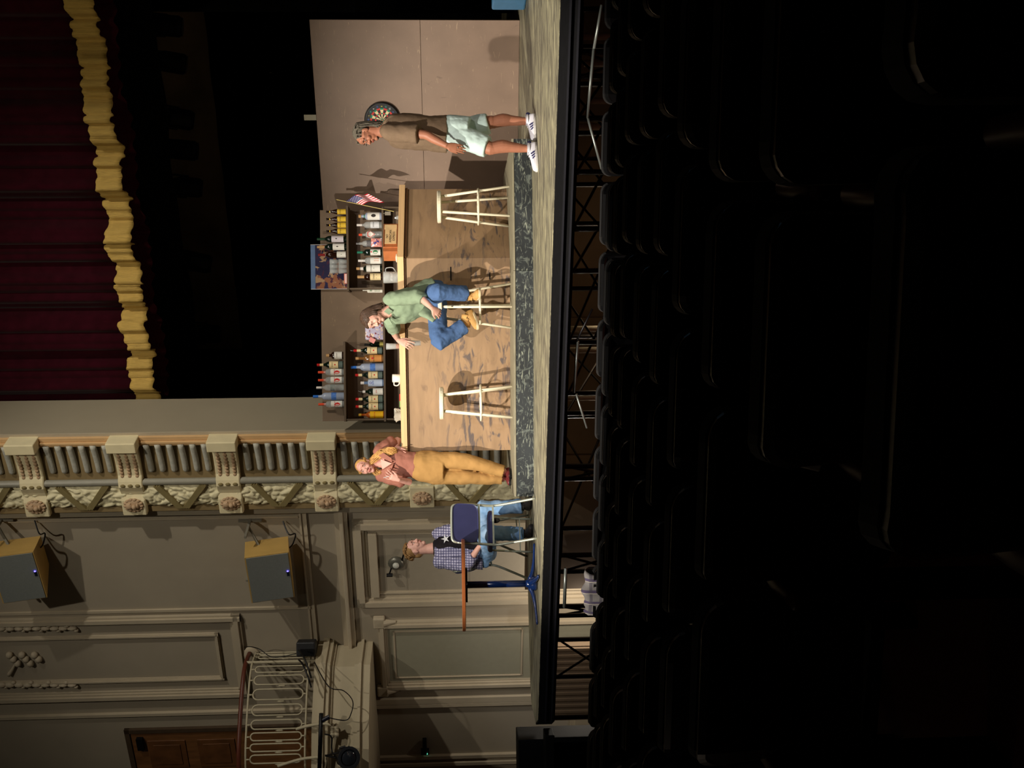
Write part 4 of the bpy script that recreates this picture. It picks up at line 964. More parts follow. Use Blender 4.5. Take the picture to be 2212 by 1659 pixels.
# round wall fixture with guard
l, z = RP(856, 1212, T); t = thing('wall_fixture', 'small round metal wall fixture inside the grey door panel', 'wall light', RW(l, T-.03, z))
Mi = Matrix.Translation(-RW(l, T-.03, z)); mb = MB(Mi @ ROOM @ Matrix.Translation((l, T-.03, z)) @ Matrix.Rotation(pi/2, 4, 'X'))
mb.lathe([(.10,0.),(.11,.02),(.09,.05),(.05,.06)], n=20); mb.build('body', mat('fixture_metal',(110,108,98),.35,metal=.5,var=.1), t, smooth=True)
mb = MB(Mi @ ROOM @ Matrix.Translation((l, T-.10, z))); mb.ell((0,0,0),(.045,.035,.045)); mb.build('lens', mat('fixture_lens',(190,190,180),.15,var=0), t, smooth=True)
mb = MB(Mi @ ROOM); mb.bar((l+.02,T-.06,z+.05),(l+.16,T-.10,z+.10),.02,.02); mb.bar((l-.05,T-.06,z-.08),(l-.2,T-.05,z-.12),.02,.02); mb.cyl((l+.15,T-.11,z+.05),(l+.15,T-.11,z+.13),.025,n=10); mb.build('arm', M_blackmetal, t)
# dark handle-like wall lamp and dark cabinet under the balcony
l, z = RP(918, 1616, T); t = thing('wall_lamp', 'slim black vertical wall lamp under the balcony', 'wall light', RW(l, T-.05, z)); Mi = Matrix.Translation(-RW(l, T-.05, z))
mb = MB(Mi @ ROOM); mb.box((l-.24,T-.09,z-.03),(l+.05,T-.02,z+.03),bev=.01); mb.box((l+.0,T-.02,z-.06),(l+.12,T,z+.06)); mb.build('body', M_blackmetal, t)
mb = MB(Mi @ ROOM); mb.ell((l+.09,T-.03,z-.03),(.012,.012,.012),n=8); mb.build('indicator_light', mat('green_led',(100,220,180),.4,var=0,emit=((100,220,180),1)), t)
p = G(1245, 1640, -1.1); pc = P(1180, 1640, 11.5)
t = thing('upright_piano', 'black boxy piano-like cabinet at the far left beside the stage', 'cabinet', (pc.x, 11.5, HZ(11.5)))
zt_ = P(1121, 1640, 11.3).z; zm_ = P(1172, 1640, 11.3).z
xr_ = P(1150, 1608, 11.3).x; xl_ = xr_-1.4
M_gloss = mat('black_lacquer', (8,9,10), .7, spec=.15, var=0)
mb = MB(); mb.box((xl_,11.45,HZ(11.5)+.01),(xr_,11.9,zt_), bev=.01); mb.build('body', M_gloss, t, world=True)
mb = MB(); mb.box((xl_,11.2,zm_-.12),(xr_+.12,11.45,zm_-.02), bev=.01); mb.box((xr_+.05,11.2,HZ(11.5)),(xr_+.1,11.25,zm_-.12)); mb.build('keyboard_shelf', M_gloss, t, world=True)

# ================================================================== balcony
M_bal = mat('balcony_plaster', (172, 160, 134), .7, var=.05, scale=3)
pa0 = RP(700, 1388, T); A0 = RW(pa0[0], T, 0)
def ptY(y, Y): q = P(740, y, Y); return V((q.x, q.y, 0))
Yw = A0.y
C = [A0, ptY(1437, Yw-.50), ptY(1560, Yw-.85), ptY(1665, Yw-.95), ptY(1800, Yw-.7)]
back = [RW(RP(700, 1900, T)[0], T, 0), A0]
zb0 = P(801, 1420, Yw-.4).z; zb1 = P(682, 1420, Yw-.4).z
bal = struct(bpy.data.objects.new('balcony', None)) if False else None
def outl(off):
    res = []
    for i, p in enumerate(C):
        a = C[max(i-1,0)]; b = C[min(i+1,len(C)-1)]; t_ = (b-a).normalized(); n_ = V((t_.y, -t_.x, 0)); n_ = n_ if n_.y < 0 else -n_
        if i == 0: n_ = V((1,0,0)) * 1.0
        res.append(p + n_*off)
    res[0] = res[0]; return res
layers = [(0.0,0,.12),(.05,.12,.16),(.02,.16,.22),(-.04,.22,.52),(-.01,.52,.56),(.05,.56,.62),(.09,.62,.70),(.04,.70,.78)]
tot = .78; hz_ = zb1-zb0
mb = MB()
for o_, a_, b_ in layers:
    pts = outl(o_); mb.prism([tuple(p[:2]) for p in pts] + [tuple(back[0][:2])], zb0+a_/tot*hz_, zb0+b_/tot*hz_)
balc = tag(struct(mb.build('balcony', M_bal)), 'pale moulded plaster balcony projecting from the left wall', 'balcony')
ornament = MB()
for y in (1585,):
    q = ptY(y, Yw-.98); 
    for j in range(6): ornament.ell((q.x+.05*(j % 3), q.y-.02, zb0+.55*hz_+.05*(j//3)), (.05,.03,.035), n=8)
ornament.build('shell_ornament', M_bal, balc, smooth=True)
# railing: loops between two rails
M_iron = mat('cream_iron', (172, 162, 136), .5, var=.08)
zr1 = P(527, 1420, Yw-.4).z; zlo = zb1+.10
rail = thing('balcony_railing', 'white looped iron railing with a brown handrail along the balcony', 'railing', A0+V((0,0,zb1)))
pin = outl(-.12)
def path(s):   # s in 0..1 along pin
    n_ = len(pin)-1; k_ = min(int(s*n_), n_-1); f_ = s*n_-k_
    p0, p1, p2, p3 = pin[max(k_-1,0)], pin[k_], pin[k_+1], pin[min(k_+2,n_)]
    return .5*((2*p1)+(p2-p0)*f_+(2*p0-5*p1+4*p2-p3)*f_*f_+(3*p1-p0-3*p2+p3)*f_**3)
zz_top = zr1-.09
S = [path(i/40) for i in range(41)]
mb = MB(); mb.sweep([p+V((0,0,zr1)) for p in S], [(.022,.03)]*41, n=10); mb.build('handrail', mat('brown_handrail', (84,40,26), .4, var=.1), rail, smooth=True, world=True)
mb = MB(); mb.sweep([p+V((0,0,zz_top)) for p in S], [.014]*41, n=8); mb.sweep([p+V((0,0,zlo)) for p in S], [.014]*41, n=8); mb.build('rail_bar', M_iron, rail, smooth=True, world=True)
LEN = sum((S[i+1]-S[i]).length for i in range(40)); nl = int(LEN/.172)
for i in range(nl):
    s0, s1 = (i+.12)/nl, (i+.88)/nl; a_, b_ = path(s0), path(s1); m_ = path((s0+s1)/2); t_ = (b_-a_).normalized(); r_ = (b_-a_).length/2*.9
    if i >= nl-3 and i % 2 == 0: continue
    if i >= nl-3: r_ *= 1.9
    if i == 2 or i == nl-4:
        mb = MB(); mb.cyl(m_+V((0,0,zb1)), m_+V((0,0,zr1)), .02, n=10); mb.build('post', M_iron, rail, world=True); continue
    pts = []
    for q in range(10): an = pi*q/9; pts.append(m_+t_*r_*cos(an)+V((0,0,zz_top-.06-r_+r_*sin(an))))
    for q in range(10): an = pi+pi*q/9; pts.append(m_+t_*r_*cos(an)+V((0,0,zlo+.05+r_+r_*sin(an))))
    mb = MB(); mb.sweep(pts, [.011]*20, n=6, closed=True); mb.cyl(m_+V((0,0,zz_top-.06)), m_+V((0,0,zz_top)), .011, n=6); mb.cyl(m_+V((0,0,zlo)), m_+V((0,0,zlo+.05)), .011, n=6)
    mb.ell(m_+t_*r_*1.35+V((0,0,(zlo+zz_top)/2-.05)), (.012,.012,.06), n=6); mb.build('loop_baluster', M_iron, rail, smooth=True, world=True)
# lighting gear on the balcony edge
q = ptY(1399, Yw-.35); t = thing('equipment_box', 'black electrical box strapped to the end of the balcony railing', 'equipment box', (q.x, q.y, zb1))
z0_, z1_ = P(678, 1400, q.y).z, P(642, 1400, q.y).z
mb = MB(); mb.box((q.x-.09,q.y-.1,zb1),(q.x+.11,q.y+.1,z1_), bev=.02); mb.build('housing', mat('dark_grey_box',(34,34,36),.5), t, world=True)
mb = MB(); mb.box((q.x-.06,q.y-.13,zb1+.02),(q.x+.02,q.y-.1,z1_-.06)); mb.build('panel', M_blackmetal, t, world=True)
def cable(name, pts, r, lab, m_=None):
    mb = MB(); mb.sweep(pts, [r]*len(pts), n=6, res=6); return tag(mb.build(name, m_ or M_blackmetal, smooth=True), lab, 'cable')
Yq = Yw-1.12
cable('power_cable', [P(679,1430,Yw-.72), P(710,1483,Yq), P(742,1492,Yq), P(762,1515,Yq), P(757,1545,Yq), P(745,1556,Yq), P(712,1551,Yq)], .007, 'thin black cable looping over the balcony front')
cable('power_cable', [P(528,1404,Yw-.3), P(536,1397,Yw-.4), P(560,1402,Yw-.4), P(590,1420,Yw-.45), P(640,1412,Yw-.45)], .006, 'thin dark cable trailing from the handrail end to the black box')
for i, (a_, b_) in enumerate(((1405, 1450), (1425, 1470))):
    cable('power_cable', [P(645,a_,Yw-.62), P(655,a_+12,Yw-.78), P(668,b_,Yw-.9), P(672,b_+14,Yw-1.0)], .012, 'bundled cable hanging below the black box, '+('upper strand','lower strand')[i])
pt, pbt = P(694, 1541, Yq), P(690, 1661, Yq)
t = thing('lighting_pole', 'black horizontal lighting pole clamped in front of the balcony railing', 'pole', pt)
mb = MB(); mb.cyl(pt, pbt, .028, n=12); mb.build('pole', M_blackmetal, t, smooth=True, world=True)
mb = MB(); mb.cyl(P(697,1556,Yq), P(712,1548,Yq), .03, n=10); mb.build('plug', mat('blue_black',(18,18,34),.4), t, world=True)
mb = MB(); a_ = P(701,1563,Yq); mb.sweep([P(640,1575,Yw-.95), P(665,1568,Yw-1.0), a_, P(715,1568,Yq)], [.02,.022,.02,.01], n=8, res=4); mb.sweep([P(600,1655,Yw-.95), P(650,1640,Yw-1.0), P(690,1635,Yq)], [.02]*3, n=8, res=4); mb.build('hook_arm', M_iron, t, smooth=True, world=True)
Yl = Yq-.15; c_ = P(752, 1637, Yl)
t = thing('spotlight', 'black spotlight hanging from the pole on the balcony', 'stage light', c_)
Mx = Matrix.Translation(c_) @ V((.25,-1,-.35)).to_track_quat('Z','Y').to_matrix().to_4x4()
mb = MB(Mx); mb.lathe([(.08,-.28),(.125,-.24),(.14,0),(.15,.03)], n=8); mb.build('housing', M_blackmetal, t, world=True)
mb = MB(Mx); mb.lathe([(.145,.03),(.145,.06),(.11,.06),(.105,.04)], n=24); mb.build('rim', mat('dark_rim',(34,36,40),.3), t, world=True)
mb = MB(Mx); mb.lathe([(.105,.035),(.08,.055),(.001,.062)], n=24); mb.build('lens', mat('spot_lens',(30,34,40),.08,spec=1.0,var=0), t, smooth=True, world=True)
mb = MB(); mb.sweep([P(703,1632,Yq), P(720,1628,Yl), P(742,1622,Yl-.0), c_+V((.13,0,0))], [.01]*4, n=6, res=4); mb.cyl(P(703,1632,Yq), P(745,1640,Yl), .014, n=8); mb.cyl(P(734,1616,Yl),P(746,1612,Yl),.015,n=8); mb.build('yoke', M_blackmetal, t, world=True)
cable('power_cable', [P(701,1586,Yq), P(716,1592,Yq), P(717,1622,Yq), P(730,1640,Yl)], .01, 'thick black cable running from the pole to the spotlight')

# ================================================================== scaffolding below the stage
n_in = V((-u.y, u.x, 0)); n_in = n_in if n_in.y > 0 else -n_in
def ug(y, back): q = ray(1200, y); k_ = ((f0.dot(n_in)+back)/V((q.x,q.y,0)).dot(n_in)); p = V((q.x*k_, q.y*k_, 0)); return p
ZD = -.17
def frame_leg(mb, p): mb.cyl((p.x,p.y,HZ(p.y)),(p.x,p.y,ZD),.024,n=8)
pairs = [(20,112),(165,218),(256,268),(372,385),(495,522),(586,640),(740,790),(850,872),(893,1008),(1035,1058),(1142,1200),(1235,1310),(1330,1382),(1462,1550)]
labs = ['at the right edge of the picture','under the standing man, right side','under the standing man, left side','under the right bar stool','below the bar corner','below the seated man in green','below the middle of the bar','right of the empty stool','below the left bar stool','below the woman','below the folding chair','below the blue table, right part','below the blue table, in front of the bright gap','at the left end of the stage']
for i, ((a_, b_), lb_) in enumerate(zip(pairs, labs)):
    bk_ = .35 + .12*(i % 2)
    pa_, pb2 = ug(a_, bk_), ug(b_, bk_)
    if (pa_-pb2).length < .25:   # narrow end-on frame: runs away from the viewer
        pb2 = pa_ + n_in*1.2
    t = thing('scaffold_frame', 'black scaffold frame below the stage, '+lb_, 'scaffolding', (pa_.x, pa_.y, HZ(pa_.y)), group='scaffold frames under the stage')
    for p in (pa_, pb2): mb = MB(); frame_leg(mb, p); mb.build('upright', M_blackmetal, t, world=True)
    z0 = HZ(pa_.y)
    for zz in (ZD-.03, z0+.45): mb = MB(); mb.cyl((pa_.x,pa_.y,zz),(pb2.x,pb2.y,zz),.02,n=8); mb.build('crossbar', M_blackmetal, t, world=True)
    if i < len(pairs)-1:
        nx = ug(pairs[i+1][0], bk_+.05)
        mb = MB(); mb.cyl((pb2.x,pb2.y,ZD-.05),(nx.x,nx.y,z0+.35),.012,n=6); mb.build('cross_brace', M_blackmetal, t, world=True); mb = MB(); mb.cyl((pb2.x,pb2.y,z0+.35),(nx.x,nx.y,ZD-.05),.012,n=6); mb.build('cross_brace', M_blackmetal, t, world=True)
for i, (y0, y1, x0, x1, bk_, th) in enumerate(((10,105,1300,1283,.05,.011),(105,255,1283,1268,.05,.013),(255,365,1270,1300,.05,.011),(738,848,1248,1240,.05,.014),(668,740,1280,1244,.05,.009),(852,925,1245,1268,.05,.010),(1228,1312,1222,1219,.0,.016))):
    a_ = ug(y0, bk_); b_ = ug(y1, bk_); a_.z = P(x0,y0,a_.y).z; b_.z = P(x1,y1,b_.y).z
    mb = MB(); mb.cyl(a_, b_, th, n=8); tag(mb.build('brace_pipe', M_pipe if i != 4 else M_blackmetal, smooth=True), 'thin metal brace pipe below the stage front, '+('sloping at the far right','nearly level under the standing man','sloping under the right stool','level below the empty left stool','sloping left of the seated man','sloping below the left stool','short and pale below the blue table')[i], 'pipe', group='brace pipes under the stage')
for i, (y, x0, x1, lab) in enumerate(((79,1250,1310,'white pipe upright at the far right below the stage'),(137,1262,1310,'white pipe upright left of the far right one'),(218,1275,1330,'white pipe upright below the standing man'),(274,1240,1303,'pale pipe upright below the left foot of the standing man'),(711,1222,1275,'grey pipe upright right of the pale pair under the bar'),(757,1225,1275,'grey pipe upright, left one of the pair below the bar'),(860,1215,1270,'pale pipe upright below the left stool'))):
    b_ = ug(y, 1.5); z1, z0 = P(x0, y, b_.y).z, HZ(b_.y)
    mb = MB(); mb.cyl((b_.x,b_.y,z0),(b_.x,b_.y,z1),.03,n=12); t = tag(mb.build('standing_pipe', mat('pale_pipe',(196,196,184),.4,var=.05), smooth=True), lab, 'pipe', group='pale upright pipes under the stage')

# ================================================================== auditorium seats
M_seat = mat('black_seat_fabric', (8, 8, 9), .6, spec=.4, var=.2, scale=30, sheen=.05)
M_shell = mat('black_seat_shell', (8, 8, 9), .38, spec=.5, var=.1)
M_arm = mat('mahogany_armrest', (58, 22, 15), .4, spec=.4, var=.15, scale=6)
def rr_ring(w, z0, z1, r, y, e=0):
    pts = []
    for cx, cz, a0 in ((w-r, z1-r, 0), (-(w-r), z1-r, pi/2), (-(w-r)*.96, z0+r, pi), ((w-r)*.96, z0+r, 1.5*pi)):
        for k_ in range(6):
            a = a0+pi/2*k_/5; pts.append(V((cx+(r+e)*cos(a), y(cz+(r+e)*sin(a), cx+(r+e)*cos(a)), cz+(r+e)*sin(a))))
    return pts
def make_seat():
    r = thing('theatre_seat', '', 'seat')      # local: faces +y (towards the stage)
    lean = lambda d: (lambda z, x: d - (z-.45)*.20 + .10*(x/.24)**2)
    w = .224
    mb = MB(); mb.loft([rr_ring(w, .40, .86, .07, lean(-.055), -.01), rr_ring(w, .40, .87, .07, lean(-.05), .0), rr_ring(w, .40, .87, .07, lean(-.03), 0.0)]); mb.build('back_shell', M_shell, r, smooth=False)
    mb = MB(); mb.loft([rr_ring(w, .41, .875, .07, lean(-.03), -.001), rr_ring(w, .41, .88, .07, lean(.0), .004), rr_ring(w, .41, .87, .07, lean(.03), -.012)]); mb.build('back_cushion', M_seat, r, smooth=False)
    mb = MB(); mb.box((-.21, -.0, .42), (.21, .13, .80), bev=.04); mb.M = Matrix.Identity(4)
    o = mb.build('tip_up_seat', M_seat, r); o.location = (0, .06, .0); o.rotation_euler = (R(8), 0, 0); o.scale = (1, .6, .85)
    for s in (-1,):
        mb = MB(); mb.sweep([(s*.246, -.10, .64), (s*.246, .05, .655), (s*.246, .2, .64)], [(.021,.014)]*3, n=10, res=3, side=(1,0,0), round1=True); mb.build('armrest', M_arm, r, smooth=True)
        mb = MB(); mb.box((s*.25-.014, -.06, .0), (s*.25+.014, .10, .64), bev=.005); mb.build('standard', M_arm if False else M_shell, r)
    return r
seat0 = make_seat(); first = True
ordn = ['first','second','third','fourth','fifth','sixth','seventh','eighth','ninth','tenth','eleventh','twelfth','thirteenth','fourteenth','fifteenth','sixteenth']
# (distance at the view axis, yaw of the row, reference y pixel of a seat gap, top height)
rows = [(8.15, 16, 684, -.265), (7.33, 16, 713, -.20), (6.50, 15.5, 741, -.135), (5.72, 15, 745, -.075), (4.92, 14.5, 800, -.02), (4.13, 14, 850, .04), (3.35, 13, 700, .115), (2.62, 12, 1285, .18), (1.92, 11, 432, .25), (1.18, 9.5, 268, .325)]
SW = .498
nseat = 0
SEATS = []
for ri, (Yr, yaw, yref, ztop) in enumerate(rows):
    t_ = V((cos(R(yaw)), -sin(R(yaw)), 0)); o_ = V((0, Yr, 0)); pos = []
    # gap position along the row under the reference pixel
    s0 = None; q = (829.5-yref)/F; s0 = q*Yr/(t_.x - q*t_.y)
    for k_ in range(-14, 15):
        s = s0 + (k_+.5)*SW; c = o_+t_*s
        xl__ = (c.x)/max(.3, c.y)
        if abs(xl__) > .353 + .24/max(c.y, .5): continue
        if ri >= 8 and s < -.34: continue
        pos.append((s, c))
    pos.sort(key=lambda e: e[0])
    for j, (s, c) in enumerate(pos):
        o = seat0 if first else copy_tree(seat0); first = False
        o.location = (c.x, c.y, ztop-.88); o.rotation_euler = (0, 0, -R(yaw))
        rn = 'row nearest the stage' if ri == 0 else ('row nearest the camera' if ri == 9 else ordn[ri]+' row from the stage')
        o['label'] = 'black theatre seat, %s, %s from the left edge' % (rn, ordn[j]); o['group'] = 'black theatre seats'
        nseat += 1; SEATS.append((ri, j, c, ztop, yaw))
print('seats', nseat)
# things left on the seats
def near_seat(ri, y):
    best = None
    for (r_, j, c, zt__, yw) in SEATS:
        if r_ != ri: continue
        yy = 829.5-c.x/c.y*F
        if best is None or abs(yy-y) < best[0]: best = (abs(yy-y), c, zt__, yw)
    return best[1:]
c, ztp, yw = near_seat(0, 1262)
M_plaid = mat('grey_plaid_cloth', (120, 117, 117), .9, var=.1, scale=10)
def stripes(axis, freq, lo, strength=1.):
    def f(nt, co):
        v = sep(nt, co, axis); m1 = mth(nt, 'FRACT', mth(nt, 'MULTIPLY', v, freq)); return mth(nt, 'MULTIPLY', mth(nt, 'LESS_THAN', m1, lo), strength)
    return f
layer(M_plaid, stripes(0, 11, .3), (74, 66, 92)); layer(M_plaid, stripes(2, 13, .3, .7), (70, 66, 78)); layer(M_plaid, stripes(0, 11, .06), (165, 158, 148))
t = thing('plaid_shirt', 'grey and white plaid shirt draped over the back of a front row seat', 'clothing', (c.x, c.y, ztp))
mb = MB(Matrix.Rotation(-R(yw), 4, 'Z')); vs = []; fs = []; n_ = 24
for i in range(n_+1):
    for j in range(n_+1):
        a_ = (i/n_-.5)*.36; b_ = j/n_; 
        if b_ < .42: q = V((a_, -.09-.02-.10*(.42-b_)-.02*sin(a_*40+b_*5)*(1-b_)+.10*(a_/.24)**2, -.30*(.42-b_)/.42-.0+.03))
        elif b_ < .58: g_ = (b_-.42)/.16; q = V((a_, -.105+.12*g_+.10*(a_/.24)**2, .03+.03*sin(pi*g_)))
        else: q = V((a_, .02+.02*sin(a_*30)+.10*(a_/.24)**2, .03-.25*(b_-.58)/.42))
        q.z += .014*sin(a_*22+1)+.01*sin(a_*51); vs.append(q)
for i in range(n_):
    for j in range(n_): k_ = i*(n_+1)+j; fs.append((k_, k_+1, k_+n_+2, k_+n_+1))
mb.add(vs, fs); solid(mb.build('cloth', M_plaid, t, smooth=True), .012)
c = P(1730, 975, 2.15); t = thing('paper_bag', 'brown box with a white paper side lying on a near seat', 'box', c)
Mx = Matrix.Rotation(.3, 4, 'Y')
mb = MB(Mx); mb.box((-.0,-.05,-.06),(.06,.06,.05), bev=.008); mb.build('box', mat('brown_card',(150,80,40),.6,var=.1), t)
mb = MB(Mx); mb.box((-.03,-.055,-.03),(-.001,.055,.05), bev=.003); mb.build('white_side', mat('white_paper',(200,190,185),.7,var=.03), t)
# ================================================================== people
def skin_mat(name, c): return mat(name, c, .5, spec=.35, var=.06, scale=18)
M_eyew = mat('eye_white', (225, 215, 205), .3, var=0); M_iris = mat('eye_iris', (60, 42, 30), .2, var=0); M_lens = mat('lens', (30,30,34), .1)
def frame3(fwd, up):
    y = V(fwd).normalized(); x = y.cross(V(up)).normalized(); z = x.cross(y); return Matrix((x, y, z)).transposed()   # columns: right of the head, forward, up
def head(mb, c, fwd, up, s=1.0, chin=1.0, beard=False):
    """c: centre between crown and chin"""
    M = frame3(fwd, up); L_ = lambda x, y, z: V(c)+M @ V((x*s, y*s, z*s))
    E_ = lambda p, r, n=14, R_=None: mb.ell(L_(*p), tuple(q*s for q in r), M @ (R_ or Matrix.Identity(3)), n=n)
    E_((0,-.012,.030), (.076,.096,.084), 20); E_((0,.018,.0), (.068,.072,.085), 18); E_((0,.034,-.048), (.054,.05,.058), 16)
    E_((0,.062,-.092*chin), (.026,.024,.022)); E_((0,.02,-.075), (.048,.055,.03))
    for g in (-1, 1):
        E_((g*.036,.064,-.022), (.026,.024,.026)); E_((g*.031,.076,.032), (.027,.014,.009)); E_((g*.033,.076,-.002), (.017,.012,.006))
        E_((g*.078,-.004,-.004), (.010,.020,.032)); E_((g*.014,.092,-.022), (.009,.010,.008))
    mb.sweep([L_(0,.080,.024), L_(0,.096,.0), L_(0,.108,-.018)], [.008*s,.010*s,.012*s], n=8, round0=True, round1=True)
    E_((0,.084,-.050), (.023,.010,.006)); E_((0,.082,-.060), (.019,.010,.007)); E_((0,.066,.052), (.048,.022,.03))
    return L_, M
def face_parts(body, L_, M, s, lipc, browc, open_eyes=True):
    for g in (-1, 1):
        m_ = MB(); m_.ell(L_(g*.031,.080,.014), (.0125*s,.009*s,.0062*s if open_eyes else .003*s), M, n=12); e = m_.build('eye', M_eyew, body, smooth=True, world=True)
        m_ = MB(); m_.ell(L_(g*.031,.0865,.014), (.006*s,.0035*s,.006*s), M, n=10); m_.build('iris', M_iris, e, smooth=True, world=True)
        m_ = MB(); m_.sweep([L_(g*.016,.092,.034), L_(g*.032,.092,.040), L_(g*.049,.080,.034)], [.0028*s,.004*s,.002*s], n=6, res=3); m_.build('eyebrow', browc, body, world=True)
    m_ = MB(); m_.sweep([L_(-.022,.086,-.053), L_(-.01,.095,-.050), L_(0,.0955,-.052), L_(.01,.095,-.050), L_(.022,.086,-.053)], [.003*s,.0045*s,.004*s,.0045*s,.003*s], n=6, res=2)
    m_.sweep([L_(-.018,.087,-.058), L_(0,.0945,-.061), L_(.018,.087,-.058)], [.003*s,.005*s,.003*s], n=6, res=2); m_.build('lips', lipc, body, smooth=True, world=True)
def hand(mb, wrist, d, nrm, side=1, curl=(.25,.3,.35,.4), spread=.10, s=1.0, thumb=.6, wr=.026):
    """d: direction of the hand, nrm: the way the palm faces, side=+1: thumb on the (d x nrm) side"""
    d = V(d).normalized(); nrm = V(nrm); nrm = (nrm - d*nrm.dot(d)).normalized(); x = d.cross(nrm)*side; w = V(wrist)
    mb.sweep([w-d*.01, w+d*.03*s, w+d*.06*s, w+d*.088*s], [(wr*.95*s,.019*s),(.036*s,.017*s),(.041*s,.014*s),(.039*s,.011*s)], n=14, side=x, round0=True, round1=False, res=2)
    for i in range(4):
        bx_ = (.030-.020*i)*s; lens = (.038,.043,.040,.030)[i]*s
        ang = (1.5-i)*spread; dd = (d*cos(ang)+x*sin(ang)).normalized(); p = w+d*(.085-.004*abs(i-1.3))*s+x*bx_
        pts = [p-dd*.01, p]; c_ = curl[i] if isinstance(curl, tuple) else curl; a = c_*.7
        for k_, f_ in enumerate((1., .72, .56)):
            p = p + (dd*cos(a)+nrm*sin(a))*lens*f_; pts.append(p); a += c_
        mb.sweep(pts, [.0098*s,.0092*s,.0086*s,.008*s,.0068*s], n=8, round1=True, side=x)
    p = w+d*.022*s+x*.026*s; td = (d*cos(thumb)+x*sin(thumb)+nrm*.25).normalized(); t2_ = (d*cos(thumb*.4)+x*sin(thumb*.4)+nrm*.35).normalized()
    mb.sweep([p, p+td*.035*s, p+td*.035*s+t2_*.032*s, p+td*.035*s+t2_*.056*s], [.015*s,.0125*s,.0105*s,.008*s], n=8, round0=True, round1=True)
def tor(mb, secs, side, n=28, res=3):
    """secs: (centre, half width, half depth)"""
    mb.sweep([s_[0] for s_ in secs], [(s_[1], s_[2]) for s_ in secs], n=n, side=side, res=res, round0=False, round1=False)
def shoe(person, heel, toe, mats_, h=.10, L_=None, sole=.026, w=.047, up=(0,0,1), high=0., stripes_=None, heelpatch=None, name='shoe', ankle=None):
    heel, toe = V(heel), V(toe); d = (toe-heel); Ln = d.length; d.normalize(); u_ = V(up); u_ = (u_-d*u_.dot(d)).normalized(); x = d.cross(u_)
    rings = []
    prof = [(-.0,.6,.45),( .04,.86,.95),(.2,.95,1.0),(.36,.92,.9),(.5,.98,.68),(.68,1.08,.55),(.84,1.0,.46),(.95,.72,.38),(1.0,.35,.25)]
    m_ = MB()
    for f_, ww, hh in prof:
        c0 = heel+d*Ln*f_+u_*sole*.8; ring = []
        for j in range(20):
            a = 2*pi*j/20; cx = cos(a); cz = sin(a)
            zz = (max(cz, 0)**.8)*(h-sole)*hh if cz > 0 else cz*.012
            ring.append(c0 + x*cx*w*ww*(1-.32*max(cz,0)*(1 if f_ < .55 else .4)) + u_*zz)
        rings.append(ring)
    m_.loft(rings); o = m_.build(name, mats_[0], person, smooth=True, world=True, sub=1)
    m_ = MB(); rings = []
    for e_, z_ in ((-.004,0),(.004,.004),(.005,sole*.8),(.0,sole)):
        ring = []
        for j in range(28):
            a = 2*pi*j/28; f_ = (1-cos(a))/2; sd = sin(a)
            ww = (.62+.38*min(1, f_*2.2)) if f_ < .5 else 1.06
            q = abs(sd)**.75*(1 if sd > 0 else -1)
            ring.append(heel+d*(Ln*(f_*1.02-.01)+ (e_ if f_ > .5 else -e_))+x*q*(w*ww+e_)+u_*z_)
        rings.append(ring)
    m_.loft(rings); m_.build('sole', mats_[1], o, world=True)
    if high:
        m_ = MB(); c0 = heel+d*Ln*.2+u_*(h*.7); ak = V(ankle) if ankle else c0+u_*high; m_.sweep([c0, c0.lerp(ak, .6), ak], [(w*.95, Ln*.21),(w*.9,Ln*.19),(w*1.0,Ln*.2)], n=18, side=x, res=3); m_.build('ankle_collar', mats_[0], o, smooth=True, world=True)
    if stripes_:
        for sg in (-1, 1):
            m_ = MB()
            for k_ in range(3):
                a_ = heel+d*Ln*(.40+.085*k_)+u_*(sole+.004)+x*sg*w*1.0; b_ = heel+d*Ln*(.47+.085*k_)+u_*(h*(.62-.07*k_))+x*sg*w*.77
                m_.bar(a_+x*sg*.002, b_+x*sg*.003, .011, .006, up=x)
            m_.build('stripe', stripes_, o, world=True)
    if heelpatch:
        m_ = MB(); c0 = heel+d*.012+u_*(h*.68); m_.ell(c0, (.032,.028,.026), n=12); m_.build('heel_tab', heelpatch, o, smooth=True, world=True)
    # laces
    m_ = MB()
    for k_ in range(4):
        c0 = heel+d*Ln*(.40+.07*k_)+u_*(h*(.86-.10*k_)); m_.bar(c0-x*w*.42, c0+x*w*.42, .007, .005, up=u_)
    m_.build('lace', mats_[2], o, world=True)
    return o
def cloth_folds(st, sz): return [(st, sz)]

# ---------------------------------------------------------------- standing man
Y0 = 10.36
def J(x, y, dy=0.): return P(x, y, Y0+dy)
ft = J(1158, 305); man = thing('person', 'standing man with grey locks, brown shirt, pale blue shorts and white trainers', 'person', (ft.x, Y0, 0))
S1 = skin_mat('brown_skin', (160, 106, 82))
mb = MB()
fwd = V((-.93,-.28,-.20)); up = V((-.22,-.05,.97)); hc = J(790, 290)
L1, M1 = head(mb, hc, fwd, up, .98)
nk = J(828, 284); mb.sweep([J(800,285), J(815,284), J(836,281)], [.062,.058,.068], n=16, round0=True)
bd_ = V((-.9,-.43,0)); sd_ = V((.43,-.9,0))     # body facing, and towards his left
cp_ = lambda x, y, dy=0: J(x, y, dy)
tor(mb, [(J(836,281),.07,.065),(J(850,283),.15,.09),(J(880,286),.155,.11),(J(925,289),.14,.105),(J(965,288),.155,.115),(J(1000,288),.16,.115)], sd_)
shL, elL, wrL = J(846,285,-.19), J(918,291,-.25), J(966,315,-.27)
shR, elR, wrR = J(846,278,.19), J(915,272,.25), J(962,284,.22)
for a_, b_, c_ in ((shL, elL, wrL), (shR, elR, wrR)):
    mb.sweep([a_, a_.lerp(b_,.5), b_, b_.lerp(c_,.35), c_], [.056,.05,.042,.042,.028], n=14, res=3, round0=True)
